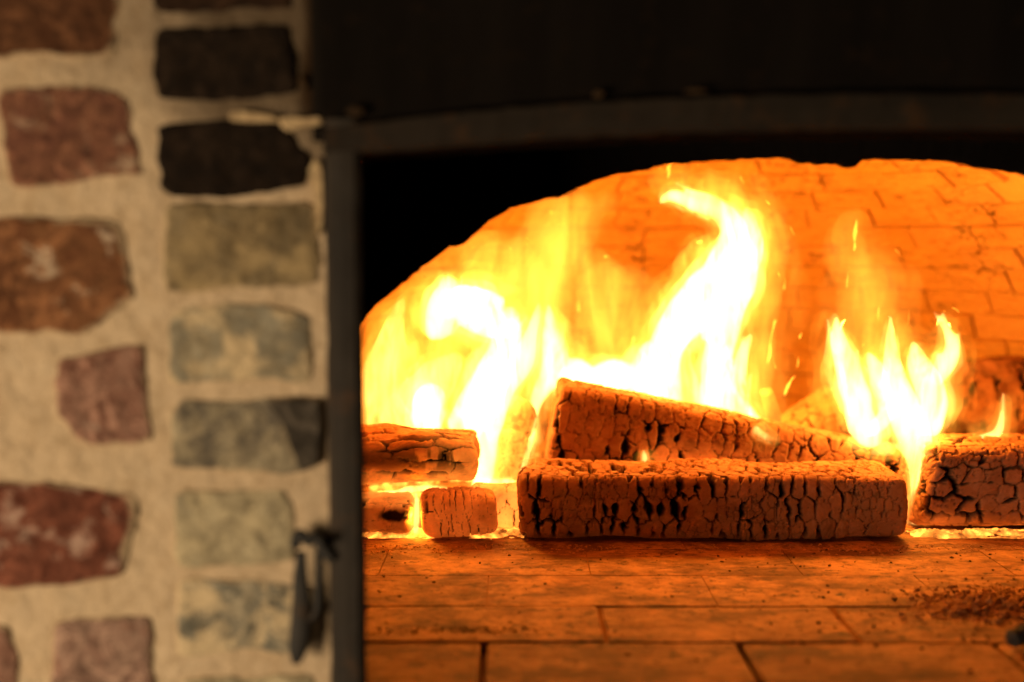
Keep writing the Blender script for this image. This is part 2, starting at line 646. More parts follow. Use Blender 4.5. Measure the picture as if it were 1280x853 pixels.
rb = random.Random(11)
s, nco = 0.0, 0
th = 0.03
course = 0
while th < 1.38:
    dth = 0.047 / math.hypot(DOME_A * math.sin(th), DOME_H * math.cos(th))
    th2 = th + dth
    rad = DOME_A * math.cos((th + th2) / 2)
    width = 0.122
    half = math.pi * 0.86
    n = max(3, int(round(rad * half / width)))
    offs = (course % 2) * 0.5
    for k in range(n + 1):
        a0 = math.pi / 2 - half / 2 + (k - offs) / n * half
        a1 = a0 + half / n
        g = 0.0016
        ta, tb = th + g / 0.6, th2 - g / 0.6
        pa, pb = a0 + g / rad, a1 - g / rad
        dr = rb.uniform(-0.004, 0.0045)
        vs = []
        nn = 4
        seed = rb.randrange(1000)
        for lev in range(3):
            for ii in range(nn):
                for jj in range(nn):
                    u, w = ii / (nn - 1), jj / (nn - 1)
                    sh = 0.04 if lev == 0 else 0.0
                    u2, w2 = sh + u * (1 - 2 * sh), sh * 0.6 + w * (1 - 1.2 * sh)
                    tt, pp = ta + u2 * (tb - ta), pa + w2 * (pb - pa)
                    inset = (0.0030, 0.0020, -0.03)[lev] + dr
                    vs.append(((DOME_A - inset) * math.cos(tt) * math.cos(pp) + DOME_C[0],
                               (DOME_A - inset) * math.cos(tt) * math.sin(pp) + DOME_C[1],
                               (DOME_H - inset) * math.sin(tt) - 0.01))
            if lev == 2:
                break
        vs = np.array(vs)
        front = vs[:nn * nn]
        vs[:nn * nn] += 0.0016 * np.stack([vnoise(front * 60 + seed, 1), vnoise(front * 60 + seed, 2), vnoise(front * 60 + seed, 3)], 1)
        bord = ([(0, j) for j in range(nn)] + [(i, nn - 1) for i in range(1, nn)] + [(nn - 1, j) for j in range(nn - 2, -1, -1)]
                + [(i, 0) for i in range(nn - 2, 0, -1)])
        idx = [i * nn + j for i, j in bord]
        keep = list(range(nn * nn)) + [nn * nn + i for i in idx] + [2 * nn * nn + i for i in idx]
        remap = {o_: q for q, o_ in enumerate(keep)}
        fs = grid_faces(nn, nn)
        m = len(idx)
        for i in range(m):
            i2 = (i + 1) % m
            fs.append((idx[i], idx[i2], nn * nn + idx[i2], nn * nn + idx[i]))
            fs.append((nn * nn + idx[i], nn * nn + idx[i2], 2 * nn * nn + idx[i2], 2 * nn * nn + idx[i]))
        fs = [tuple(remap[q] for q in f) for f in fs]
        bm_ = mesh_from("dome_brick", vs[keep], fs, smooth=False)
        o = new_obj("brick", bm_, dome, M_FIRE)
        nco += 1
    th = th2
    course += 1

print('dome bricks', nco)
# ------------------------------------------------------------------ the sooty inner arch (oven mouth)
arch_px = [(449, 408), (468, 383), (497, 360), (521, 338), (545, 322), (562, 309), (580, 306), (600, 286), (618, 272), (637, 261), (665, 255),
           (682, 250), (700, 247), (722, 236), (742, 226), (765, 219), (785, 216), (812, 212), (840, 205), (880, 202), (920, 200),
           (960, 199), (988, 199), (998, 205), (1020, 206), (1040, 206), (1062, 210), (1072, 208), (1080, 201), (1110, 200), (1150, 201), (1190, 203),
           (1215, 208), (1250, 213), (1285, 221)]
arch = np.array([at(x, y, MOUTH_Y) for x, y in arch_px])
left_x = arch[0, 0]
# the half that leaves the frame mirrors the left one
mir = []
for p in arch[::-1]:
    xm = 2 * (AXIS_X + 0.02) - p[0]
    if xm > arch[-1, 0] + 0.015:
        mir.append((xm, MOUTH_Y, p[2]))
full = np.vstack([arch, np.array(mir)])
xs = np.concatenate([[left_x] * 12, full[:, 0], [full[-1, 0]] * 12])
zs = np.concatenate([np.linspace(-0.02, full[0, 2], 13)[:-1], full[:, 2], np.linspace(full[-1, 2], -0.02, 13)[1:]])
pts = np.stack([xs, zs], 1)
fine = []
for a, b in zip(pts[:-1], pts[1:]):
    kk = max(1, int(np.linalg.norm(b - a) / 0.005))
    for k in range(kk):
        fine.append(a + (b - a) * k / kk)
fine.append(pts[-1])
fine = np.array(fine)
q3 = np.stack([fine[:, 0], fine[:, 1], fine[:, 0] * 0], 1)
fine[:, 0] += 0.0016 * fbm(q3 * 110, 2)
fine[:, 1] += 0.0020 * fbm(q3 * 110, 8)
cxm, czm = AXIS_X, 0.0
out_ring = []
for p in fine:                               # outer rectangle, seen from the foot of the axis
    d = np.array([p[0] - cxm, p[1] - czm])
    d /= max(1e-6, np.linalg.norm(d))
    k = min(0.85 / max(abs(d[0]), 1e-6), 0.85 / max(abs(d[1]), 1e-6))
    out_ring.append((cxm + d[0] * k, czm + d[1] * k))
out_ring = np.array(out_ring)
V, N = [], len(fine)
layers = [(out_ring, MOUTH_Y), ((fine * 0.8 + out_ring * 0.2), MOUTH_Y), (fine + (out_ring - fine) * 0.012, MOUTH_Y), (fine, MOUTH_Y + 0.005),
          (fine + (out_ring - fine) * 0.030, MOUTH_Y + 0.05), (fine + (out_ring - fine) * 0.060, MOUTH_Y + 0.10), (out_ring, MOUTH_Y + 0.10)]
for ring, yy in layers:
    for p in ring:
        V.append((p[0], yy, p[1]))
F = []
for l in range(len(layers) - 1):
    for i in range(N - 1):
        F.append((l * N + i, l * N + i + 1, (l + 1) * N + i + 1, (l + 1) * N + i))
V = np.array(V)
V[N:5 * N, 1] += 0.0015 * fbm(V[N:5 * N] * 60, 4)
arch_o = new_obj("mouth_arch", mesh_from("mouth_arch", V, F, smooth=False), None, M_SOOT)
tag(arch_o, "soot black inner arch with a ragged edge framing the flames", "oven arch")

# the mouth barrel that ties the arch to the dome
V, F = [], []
for fl, yy in ((0.075, MOUTH_Y + 0.095), (0.095, MOUTH_Y + 0.20), (0.21, MOUTH_Y + 0.20), (0.21, MOUTH_Y + 0.095)):
    for p in fine + (out_ring - fine) * fl:
        V.append((p[0], yy, p[1]))
for l in range(4):
    for i in range(N - 1):
        F.append((l * N + i, l * N + i + 1, ((l + 1) % 4) * N + i + 1, ((l + 1) % 4) * N + i))
brl = new_obj("mouth_barrel", mesh_from("mouth_barrel", V, F, smooth=False), dome, M_DOME)

# the throat between the iron frame and the inner arch
thr = empty("oven_throat", (AXIS_X, 1.05, 0))
tag(thr, "black sooty throat walls just behind the iron door frame", "oven throat")
fx0 = at(452, 420, 0.91)[0]
xr = 2 * AXIS_X - fx0


def block(name, lo, hi, mat, parent=None, bevel=0.003):
    me = box_mesh(name, lo, hi, bevel)
    o = new_obj(name, me, parent, mat)
    if parent is not None:
        o.matrix_parent_inverse = Matrix.Translation(-Vector(parent.location))
    return o


block("side_wall", (fx0 - 0.16, 1.002, -0.02), (fx0 - 0.03, MOUTH_Y - 0.002, 0.55), M_SOOT, thr)
block("side_wall", (xr + 0.03, 1.002, -0.02), (xr + 0.16, MOUTH_Y - 0.002, 0.55), M_SOOT, thr)
block("flue_hood", (fx0 - 0.16, 1.002, 0.552), (xr + 0.16, MOUTH_Y - 0.002, 0.60), M_SOOT, thr)

# ------------------------------------------------------------------ brick wall on the left
MX0, MX1, MZ0, MZ1 = -0.95, at(404, 420, WALL_Y)[0] + 0.012, -0.12, 0.98


def soot_falloff_mask(x, z):
    """Soot round the top corner of the mouth, plus a painted light falloff up the wall."""
    p = np.stack([x * 9, z * 9, x * 0], 1)
    nz = fbm(p, 21, 4) * 0.09
    px = 640 + x / WALL_Y * F_PX
    zz = (z - 0.365) / 0.5
    a = sstep(340, 385, px + nz * 300) * sstep(0.425, 0.47, z + nz * 0.4)
    b = 0.92 * sstep(0.39, 0.61, z + nz) * sstep(-300, 330, px + nz * 600)  # fade towards the top: light falloff painted in with the soot
    c = 0.95 * sstep(340, 470, px + 900 * nz) * sstep(0.47, 0.56, z + nz)
    e = 0.84 * sstep(0.39, 0.475, z + nz * 0.7) * sstep(120, 290, px + nz * 700)
    return np.clip(np.maximum(np.maximum(np.maximum(a, b), c), e), 0, 1)


def slab_sheet(name, x0, x1, z0, z1, y, step, amp, seed):
    nx, nz = int((x1 - x0) / step) + 1, int((z1 - z0) / step) + 1
    gx, gz = np.meshgrid(np.linspace(x0, x1, nx), np.linspace(z0, z1, nz), indexing='ij')
    x, z = gx.ravel(), gz.ravel()
    p = np.stack([x, z, x * 0], 1)
    h = amp * (1.0 * fbm(p * 16, seed, 4) + 0.7 * fbm(p * 70, seed + 5, 3))
    front = np.stack([x, y - h, z], 1)
    V = list(front)
    F = grid_faces(nx, nz)
    # back and rim give the sheet its thickness
    b0 = len(V)
    V += [(x0, y + 0.07, z0), (x1, y + 0.07, z0), (x1, y + 0.07, z1), (x0, y + 0.07, z1)]
    bot = [i * nz for i in range(nx)]
    top = [i * nz + nz - 1 for i in range(nx)]
    F += [(b0, b0 + 1, b0 + 2, b0 + 3)]
    F.append(tuple(bot) + (b0 + 1, b0))
    F.append(tuple(top[::-1]) + (b0 + 3, b0 + 2))
    F.append(tuple(range(nz))[::-1] + (b0, b0 + 3))
    F.append(tuple((nx - 1) * nz + j for j in range(nz)) + (b0 + 2, b0 + 1))
    m = mesh_from(name, V, F)
    add_attr(m, "soot", np.concatenate([soot_falloff_mask(x, z), np.zeros(4)]))
    return m


wall = new_obj("brick_wall", slab_sheet("brick_wall", MX0, MX1, MZ0, MZ1, WALL_Y, 0.0030, 0.0017, 31), None, M_MORTAR)
tag(wall, "old wall of worn red and grey bricks in cream mortar left of the iron frame", "brick wall")

RED_A, RED_B = (0.20, 0.075, 0.038), (0.30, 0.125, 0.07)
PALE = (0.55, 0.42, 0.29)
GREY_A, GREY_B = (0.33, 0.28, 0.19), (0.22, 0.20, 0.155)
m_top = mat_brick("brick_brown", (0.0690, 0.0252, 0.0108), (0.1020, 0.0420, 0.0180), None, off=1)
m_mauve = mat_brick("brick_mauve", (0.1364, 0.0527, 0.0341), (0.1798, 0.0775, 0.0434), (0.50, 0.36, 0.24), 0.57, 0.72, off=2)
m_rust = mat_brick("brick_rust", (0.1320, 0.0495, 0.0211), (0.1848, 0.0792, 0.0330), PALE, 0.60, 0.68, off=3)
m_rose = mat_brick("brick_rose", (0.1980, 0.0858, 0.0561), (0.2772, 0.1518, 0.1056), (0.50, 0.36, 0.27), 0.60, 0.72, 26, off=4)
m_deep = mat_brick("brick_deep_red", (0.1170, 0.0351, 0.0195), (0.1638, 0.0546, 0.0312), (0.48, 0.32, 0.24), 0.54, 0.66, 24, off=5)
m_pink = mat_brick("brick_pink", (0.2376, 0.1320, 0.0957), (0.3036, 0.1914, 0.1386), (0.26, 0.11, 0.07), 0.58, 0.70, 24, off=6)
m_sooty = mat_brick("brick_sooty", (0.0088, 0.0044, 0.0020), (0.0144, 0.0076, 0.0036), None, off=7)
m_sootb = mat_brick("brick_sooty_brown", (0.020, 0.009, 0.004), (0.032, 0.015, 0.007), None, off=8)
m_olive = mat_brick("brick_olive", (0.2125, 0.1487, 0.0723), (0.1530, 0.1148, 0.0638), (0.36, 0.26, 0.13), 0.49, 0.62, 20, off=9)
m_grey = mat_brick("brick_grey", (0.36, 0.29, 0.18), (0.19, 0.17, 0.125), (0.58, 0.44, 0.26), 0.47, 0.57, 18, off=10)
m_grey2 = mat_brick("brick_ash_grey", (0.40, 0.32, 0.20), (0.23, 0.19, 0.125), (0.12, 0.10, 0.075), 0.53, 0.62, 18, off=11)
m_grey3 = mat_brick("brick_pale_grey", (0.47, 0.38, 0.23), (0.30, 0.25, 0.16), (0.16, 0.14, 0.10), 0.53, 0.63, 16, off=12)
m_stripe = mat_brick("brick_blue_grey", (0.17, 0.16, 0.125), (0.30, 0.25, 0.17), (0.56, 0.43, 0.26), 0.46, 0.54, 17, off=13)
m_dark = mat_brick("brick_dark_chip", (0.0490, 0.0392, 0.0294), (0.0700, 0.0560, 0.0420), None, off=14)


def wall_brick(poly, mat, seed, proud=0.004, parent=wall, name="brick", sag=0.0015, rough=1.0, world=None):
    if name == "brick" and proud < 0.007:
        proud *= 0.65
    """A worn brick: irregular outline, rounded arrises, pitted face, thickness back into the mortar."""
    P = np.array([at(x, y, WALL_Y)[[0, 2]] for x, y in poly]) if world is None else np.array(world)
    n = 96
    c = closed_curve(P, n)
    ctr = c.mean(0)
    q = np.stack([c[:, 0], c[:, 1], c[:, 0] * 0], 1)
    nr = fbm(q * 120 + seed * 3.1, seed, 3)
    d = c - ctr
    ln = np.linalg.norm(d, axis=1, keepdims=True)
    c = c + d / ln * (nr * 0.0022 * rough)[:, None]
    c = c + d / ln * (fbm(q * 45 + seed * 1.7, seed + 2, 3) * 0.0038 * rough)[:, None]
    rings = [1.0, 1.0, 0.985, 0.96, 0.92, 0.86, 0.78, 0.68, 0.58, 0.47, 0.36, 0.24, 0.12]
    hts = [-0.03, -0.002, 0.0022, 0.0036, 0.0044, 0.0050, 0.005, 0.005, 0.005, 0.005, 0.005, 0.005, 0.005]
    V, F = [], []
    for k, (r_, h_) in enumerate(zip(rings, hts)):
        pts_ = ctr + (c - ctr) * r_
        qq = np.stack([pts_[:, 0], pts_[:, 1], pts_[:, 0] * 0], 1)
        hh = h_ - 0.005 + proud + (0 if k < 2 else 1) * (0.0022 * rough * fbm(qq * 40 + seed, seed + 3, 4) + 0.001 * rough * fbm(qq * 150, seed + 9, 2))
        for p_, h2 in zip(pts_, np.broadcast_to(hh, (n,))):
            V.append((p_[0], WALL_Y - h2, p_[1]))
    for k in range(len(rings) - 1):
        for i in range(n):
            F.append((k * n + i, (k + 1) * n + i, (k + 1) * n + (i + 1) % n, k * n + (i + 1) % n))
    V.append((ctr[0], WALL_Y - proud, ctr[1]))
    l = (len(rings) - 1) * n
    for i in range(n):
        F.append((l + i, len(V) - 1, l + (i + 1) % n))
    m = mesh_from(name, V, F)
    add_attr(m, "rim", np.append(np.repeat(np.array(rings), n), 0.0))
    return new_obj(name, m, parent, mat)


BR = [
    ([(-220, -60), (60, -62), (150, -58), (155, 10), (142, 68), (60, 72), (-220, 72)], m_top, 0.004),
    ([(0, 114), (60, 108), (130, 110), (160, 124), (174, 175), (178, 218), (120, 224), (60, 234), (12, 230), (1, 180)], m_mauve, 0.005),
    ([(-200, 276), (-60, 275), (60, 272), (150, 276), (163, 318), (168, 368), (142, 394), (108, 416), (40, 420), (-60, 408), (-200, 406)], m_rust, 0.005),
    ([(70, 452), (88, 446), (140, 436), (179, 431), (184, 490), (190, 550), (125, 558), (100, 552), (70, 520), (65, 480)], m_rose, 0.005),
    ([(-210, 604), (-60, 603), (0, 600), (60, 601), (120, 608), (171, 616), (173, 655), (152, 720), (60, 733), (-60, 740), (-210, 738)], m_deep, 0.005),
    ([(66, 786), (80, 774), (130, 770), (190, 771), (193, 830), (194, 905), (68, 908)], m_pink, 0.004),
    ([(-150, 786), (-40, 782), (8, 784), (22, 815), (27, 860), (26, 905), (-150, 905)], m_rose, 0.004),
    ([(-190, 112), (-100, 108), (-40, 114), (-38, 224), (-190, 230)], m_mauve, 0.004),
    ([(-160, 440), (-60, 436), (-2, 446), (-4, 552), (-80, 558), (-160, 554)], m_rose, 0.001),
    ([(193, -60), (365, -60), (366, 10), (290, 13), (196, 14)], m_sootb, 0.004),
    ([(192, 48), (202, 36), (280, 33), (358, 31), (368, 60), (374, 118), (280, 124), (196, 122)], m_sooty, 0.0066),
    ([(197, 166), (212, 155), (290, 152), (350, 151), (372, 180), (388, 200), (382, 232), (300, 248), (216, 246), (200, 230)], m_sooty, 0.0066),
    ([(206, 262), (240, 252), (300, 252), (394, 255), (401, 300), (398, 356), (300, 362), (208, 363)], m_olive, 0.005),
    ([(210, 398), (228, 383), (330, 380), (388, 396), (394, 440), (395, 474), (378, 483), (330, 472), (240, 481), (215, 475)], m_grey, 0.005),
    ([(211, 520), (228, 498), (270, 500), (330, 497), (398, 498), (402, 575), (376, 591), (330, 592), (280, 590), (216, 582)], m_grey2, 0.005),
    ([(217, 622), (238, 612), (300, 613), (364, 611), (370, 645), (368, 700), (290, 708), (240, 713), (218, 703)], m_grey3, 0.005),
    ([(223, 737), (234, 723), (310, 723), (380, 732), (398, 745), (396, 790), (384, 818), (300, 816), (222, 818)], m_stripe, 0.005),
    ([(226, 850), (300, 846), (390, 845), (396, 925), (226, 925)], m_grey3, 0.004),
]
for k, (poly, mt, pr) in enumerate(BR):
    b = wall_brick(poly, mt, 40 + k, pr)
chip = wall_brick([(334, 500), (365, 496), (401, 498), (403, 540), (399, 578), (378, 588), (366, 560), (350, 522)], m_dark, 90, 0.0075, rough=0.5)
chip["label"] = "dark broken brick end beside the grey brick"
# more courses beyond the frame, so a step to the side finds a wall
rr = random.Random(8)
yb, k = -225, 0
for row, (y0, y1) in enumerate([(-225, -100), (-60, 72), (112, 230), (275, 412), (440, 556), (603, 736), (782, 905)]):
    x = -240 - (row % 2) * 70
    while x > -860:
        w = rr.choice([120, 180, 190])
        if row == 0 and x < -240:
            pass
        wall_brick([(x - w, y0 + rr.uniform(-4, 4)), (x - w / 2, y0 + rr.uniform(-5, 3)), (x, y0 + rr.uniform(-4, 6)), (x + 3, (y0 + y1) / 2),
                    (x, y1 + rr.uniform(-6, 4)), (x - w / 2, y1 + rr.uniform(-3, 5)), (x - w, y1 + rr.uniform(-4, 4))],
                   rr.choice([m_rose, m_rust, m_mauve, m_deep]), 200 + k, 0.004)
        k += 1
        x -= w + 42

# lumps of cream mortar squeezed out against the frame
m_lump = mat_brick("mortar_lump", (0.56, 0.40, 0.22), (0.44, 0.30, 0.16), None, off=20)
m_lumpb = mat_brick("mortar_lump_brown", (0.055, 0.030, 0.013), (0.03, 0.016, 0.007), None, off=21)
for k, (poly, mt) in enumerate([
        ([(388, 215), (396, 199), (404, 206), (407, 245), (406, 285), (400, 293), (396, 255)], m_lump),
        ([(350, 150), (364, 147), (385, 149), (403, 148), (405, 157), (382, 160), (364, 165), (354, 160)], m_lump),
        ([(290, 143), (300, 140), (345, 146), (352, 153), (330, 154), (292, 152)], m_lump),
        ([(374, 97), (381, 100), (386, 108), (384, 113), (378, 108)], m_lumpb)]):
    wall_brick(poly, mt, 130 + k, 0.009, name="mortar_lump", rough=0.25)

# right hand wall, the other side of the mouth (outside the frame)
xw = 2 * AXIS_X - MX1
wall_r = new_obj("brick_wall", slab_sheet("brick_wall", xw, xw + 0.6, MZ0, MZ1, WALL_Y, 0.006, 0.0035, 77), None, M_MORTAR)
tag(wall_r, "brick wall on the far side of the oven mouth beyond the right log", "brick wall")
kk = 0
for row in range(13):
    z0 = -0.08 + row * 0.078
    x = xw + 0.012
    while x < xw + 0.5:
        w = rr.choice([0.105, 0.115, 0.2])
        j = lambda: rr.uniform(-0.003, 0.003)
        wall_brick(None, rr.choice([m_grey, m_grey2, m_rose, m_rust, m_mauve]), 300 + kk, 0.004, parent=wall_r,
                   world=[(x + j(), z0 + j()), (x + w / 2, z0 + j()), (x + w + j(), z0 + j()), (x + w + j(), z0 + 0.031), (x + w + j(), z0 + 0.062 + j()),
                          (x + w / 2, z0 + 0.063 + j()), (x + j(), z0 + 0.062 + j()), (x + j(), z0 + 0.03)])
        kk += 1
        x += w + 0.016

# ------------------------------------------------------------------ iron frame and hood plate
frame = empty("door_frame", (AXIS_X, 0.93, 0))
tag(frame, "dark iron door frame with a rusty shallow arch round the oven mouth", "door frame")


def post(x0, x1, mat):
    nzp = 90
    sec = [(x0, 0.99), (x0, 0.912), (x0 + 0.004, 0.907), ((x0 + x1) / 2, 0.9065), (x1 - 0.005, 0.907), (x1, 0.910), (x1, 0.919), (x1 - 0.012, 0.925), (x1 - 0.016, 0.99)]
    if x0 > AXIS_X:
        sec = [(x0 + x1 - a, b) for a, b in sec][::-1]
    V, F = [], []
    zz = np.linspace(-0.12, 0.455, nzp)
    n = len(sec)
    for z in zz:
        for (a, b) in sec:
            V.append((a, b, z))
    V = np.array(V)
    V[:, 0] += 0.0009 * fbm(V * 45, 5, 3)
    V[:, 1] += 0.0009 * fbm(V * 45, 6, 3)
    F = grid_faces(nzp, n, True)
    F.append(tuple(range(n)))
    F.append(tuple((nzp - 1) * n + i for i in range(n))[::-1])
    m = mesh_from("post", V, F, smooth=False)
    o = new_obj("post", m, frame, mat)
    m.materials.append(M_SOOT)
    for p in m.polygons:                       # the cheeks that face the fire are caked with soot
        if abs(p.normal.x) > 0.8 and abs(p.center.x - AXIS_X) < abs((x0 + x1) / 2 - AXIS_X):
            p.material_index = 1
    o.matrix_parent_inverse = Matrix.Translation(-Vector(frame.location))
    return o


px0, px1 = at(407, 420, 0.907)[0], at(452, 420, 0.907)[0]
post(px0, px1, M_IRON)
post(2 * AXIS_X - px1, 2 * AXIS_X - px0, M_IRON)

lo_px = [(405, 194), (450, 192), (520, 187), (640, 178), (760, 171), (900, 165), (1040, 163), (1150, 162)]
hi_px = [(405, 158), (440, 153), (520, 143), (640, 130), (760, 122), (900, 116), (1040, 113), (1150, 112)]
lo = np.array([at(x, y, 0.908) for x, y in lo_px])
hi = np.array([at(x, y, 0.908) for x, y in hi_px])
lo, hi = catmull(lo, 60), catmull(hi, 60)


def mirror(c):
    m = c[::-1].copy()
    m[:, 0] = 2 * c[-1, 0] - m[:, 0]
    return np.vstack([c, m[1:]])


lo, hi = mirror(lo), mirror(hi)
n = len(lo)
V = []
prof = [('lo', 0, 1.0), ('lo', 0, 0.912), ('lo', 0.12, 0.905), ('mid', 0.5, 0.9045), ('hi', 0.88, 0.905), ('hi', 1, 0.910), ('hi', 1, 1.0)]
for i in range(n):
    for (_, f_, yy) in prof:
        p = lo[i] * (1 - f_) + hi[i] * f_
        V.append((p[0], yy, p[2]))
V = np.array(V)
V[:, 2] += 0.0016 * fbm(V * 70, 15, 3)
V[:, 1] += 0.0010 * fbm(V * 70, 16, 3)
F = grid_faces(n, len(prof), True)
m7 = len(prof)
F.append(tuple(range(m7)))
F.append(tuple((n - 1) * m7 + i for i in range(m7))[::-1])
lin = new_obj("arch_lintel", mesh_from("arch_lintel", V, F, smooth=False), frame, M_LINTEL)
lin.data.materials.append(M_SOOT)
for p in lin.data.polygons:
    if p.normal.z < -0.7 or p.center.y > 0.93:
        p.material_index = 1
lin.matrix_parent_inverse = Matrix.Translation(-Vector(frame.location))

# crumbs of mortar and rust scale caught on the top edge of the lintel
for k, (x, y, w, h_, mt) in enumerate([(448, 142, 22, 14, m_lumpb), (747, 121, 12, 9, m_lumpb), (868, 117, 26, 4, m_lumpb),
                                       ]):
    w, h_ = w * 0.6, h_ * 0.55
    wall_brick([(x - w, y), (x - w * 0.5, y - h_), (x + w * 0.4, y - h_ * 0.8), (x + w, y - h_ * 0.2), (x + w * 0.6, y + h_ * 0.6), (x - w * 0.2, y + h_)],
               mt, 160 + k, 0.0155, parent=None, name="rust_crumb", rough=0.3)
    o = bpy.context.scene.objects[-1] if False else None
for o in [o for o in COL.objects if o.name.startswith("rust_crumb")]:
    o.parent = lin
    o.matrix_parent_inverse = lin.matrix_parent_inverse.inverted() @ Matrix.Identity(4) if False else Matrix.Identity(4)

hx0 = at(392, 60, 0.925)[0]
nx, nz = 120, 60
gx, gz = np.meshgrid(np.linspace(hx0, 2 * AXIS_X - hx0, nx), np.linspace(0.42, 0.98, nz), indexing='ij')
zl = np.interp(gx.ravel(), lo[:, 0], (lo[:, 2] + hi[:, 2]) / 2)
zz = zl + (gz.ravel() - 0.42) / 0.56 * (0.98 - zl)
Vp = np.stack([gx.ravel(), gx.ravel() * 0 + 0.914, zz], 1)
Vp[:, 1] += 0.003 * fbm(Vp * np.array([16, 16, 4]), 4, 4)
Vb = Vp.copy()
Vb[:, 1] = 0.99
F = grid_faces(nx, nz)
F += [tuple(q + len(Vp) for q in f[::-1]) for f in F]
rim = [i * nz for i in range(nx)] + [(nx - 1) * nz + j for j in range(1, nz)] + [i * nz + nz - 1 for i in range(nx - 2, -1, -1)] + [j for j in range(nz - 2, 0, -1)]
for a, b in zip(rim, rim[1:] + rim[:1]):
    F.append((a, b, b + len(Vp), a + len(Vp)))
plate = new_obj("hood_plate", mesh_from("hood_plate", np.vstack([Vp, Vb]), F), None, M_PLATE)
tag(plate, "nearly black smoke stained hood plate above the arched lintel", "hood plate")

# latch hanging on the frame
latch = empty("iron_latch", at(395, 700, 0.905))
tag(latch, "dark iron latch with a hanging tongue beside the frame post", "latch")


def local_part(name, mesh, parent, mat):
    o = new_obj(name, mesh, parent, mat)
    o.matrix_parent_inverse = Matrix.Translation(-Vector(parent.location))
    return o


def tube_mesh(name, pts, rad, seg=10, flat=1.0, noise=0.0, seed=0, smooth=True):
    pts = np.asarray(pts, float)
    n = len(pts)
    V = []
    prev = None
    for i in range(n):
        t = pts[min(i + 1, n - 1)] - pts[max(i - 1, 0)]
        t /= np.linalg.norm(t)
        ref = np.array([0, 1.0, 0]) if abs(t[1]) < 0.9 else np.array([1.0, 0, 0])
        a = np.cross(t, ref)
        a /= np.linalg.norm(a)
        b = np.cross(a, t)
        for k in range(seg):
            an = 2 * math.pi * k / seg
            V.append(pts[i] + rad[i] * (a * math.cos(an) + b * math.sin(an) * flat))
    V = np.array(V)
    if noise:
        V = V + noise * np.stack([fbm(V * 60, seed), fbm(V * 60, seed + 1), fbm(V * 60, seed + 2)], 1)
    F = grid_faces(n, seg, True)
    F.append(tuple(range(seg))[::-1])
    F.append(tuple((n - 1) * seg + i for i in range(seg)))
    return mesh_from(name, V, F, smooth)


Yl = 0.906
tg = catmull(np.array([list(at(376, 690, Yl)) + [0.004], list(at(376, 712, Yl)) + [0.005], list(at(377, 745, Yl)) + [0.0066], list(at(375, 790, Yl)) + [0.0082],
                       list(at(372, 815, Yl)) + [0.0066], list(at(370, 830, Yl)) + [0.003]]), 24)
local_part("tongue", tube_mesh("tongue", tg[:, :3], tg[:, 3], 12, 0.35, 0.0012, 3), latch, M_LATCH)
lk = catmull(np.array([list(at(398, 690, Yl)) + [0.0028], list(at(399, 720, Yl)) + [0.003], list(at(398, 755, Yl)) + [0.0032], list(at(392, 772, Yl)) + [0.003],
                       list(at(380, 772, Yl)) + [0.0028]]), 24)
local_part("link", tube_mesh("link", lk[:, :3], lk[:, 3], 10, 0.8, 0.0008, 8), latch, M_LATCH)
bk = catmull(np.array([list(at(368, 684, Yl)) + [0.004], list(at(374, 668, Yl)) + [0.0044], list(at(386, 676, Yl)) + [0.0045], list(at(396, 672, Yl)) + [0.0044],
                       list(at(408, 690, Yl)) + [0.005], list(at(416, 700, Yl)) + [0.0045]]), 24)
local_part("bracket", tube_mesh("bracket", bk[:, :3], bk[:, 3], 10, 0.7, 0.0012, 5), latch, M_LATCH)
pn = np.array([at(402, 678, 0.895), at(402, 678, 0.925)])
local_part("pin", tube_mesh("pin", pn, [0.0042, 0.0042], 12), latch, M_LATCH)

# ------------------------------------------------------------------ logs
def voronoi(U, Vv, nv, seed):
    """Two nearest jittered cells, periodic over nv in V. Returns bisector distance, normal-u share, cell id noise."""
    iu, iv = np.floor(U).astype(np.int64), np.floor(Vv).astype(np.int64)
    best = np.full(U.shape, 1e9)
    sec = np.full(U.shape, 1e9)
    bx = np.zeros(U.shape); by = np.zeros(U.shape); sx = np.zeros(U.shape); sy = np.zeros(U.shape); bid = np.zeros(U.shape)
    for du in (-2, -1, 0, 1, 2):
        for dv in (-2, -1, 0, 1, 2):
            cu, cv = iu + du, iv + dv
            cw = np.mod(cv, nv)
            h1 = _hash(cu, cw, cu * 0, seed)
            h2 = _hash(cu, cw, cu * 0 + 5, seed)
            x = cu + 0.5 * np.mod(cw, 2) + 0.14 + 0.72 * h1
            y = cv + 0.34 + 0.32 * h2
            d = (x - U) ** 2 + (y - Vv) ** 2
            c1 = d < best
            c2 = (~c1) & (d < sec)
            sec = np.where(c1, best, np.where(c2, d, sec))
            sx = np.where(c1, bx, np.where(c2, x, sx))
            sy = np.where(c1, by, np.where(c2, y, sy))
            best = np.where(c1, d, best)
            bx = np.where(c1, x, bx)
            by = np.where(c1, y, by)
            bid = np.where(c1, _hash(cu, cw, cu * 0 + 9, seed), bid)
    nx_, ny_ = sx - bx, sy - by
    ln = np.sqrt(nx_ ** 2 + ny_ ** 2) + 1e-9
    mx, my = (sx + bx) / 2, (sy + by) / 2
    dist = np.abs((U - mx) * nx_ + (Vv - my) * ny_) / ln
    return dist, np.abs(nx_) / ln, np.abs(ny_) / ln, bid


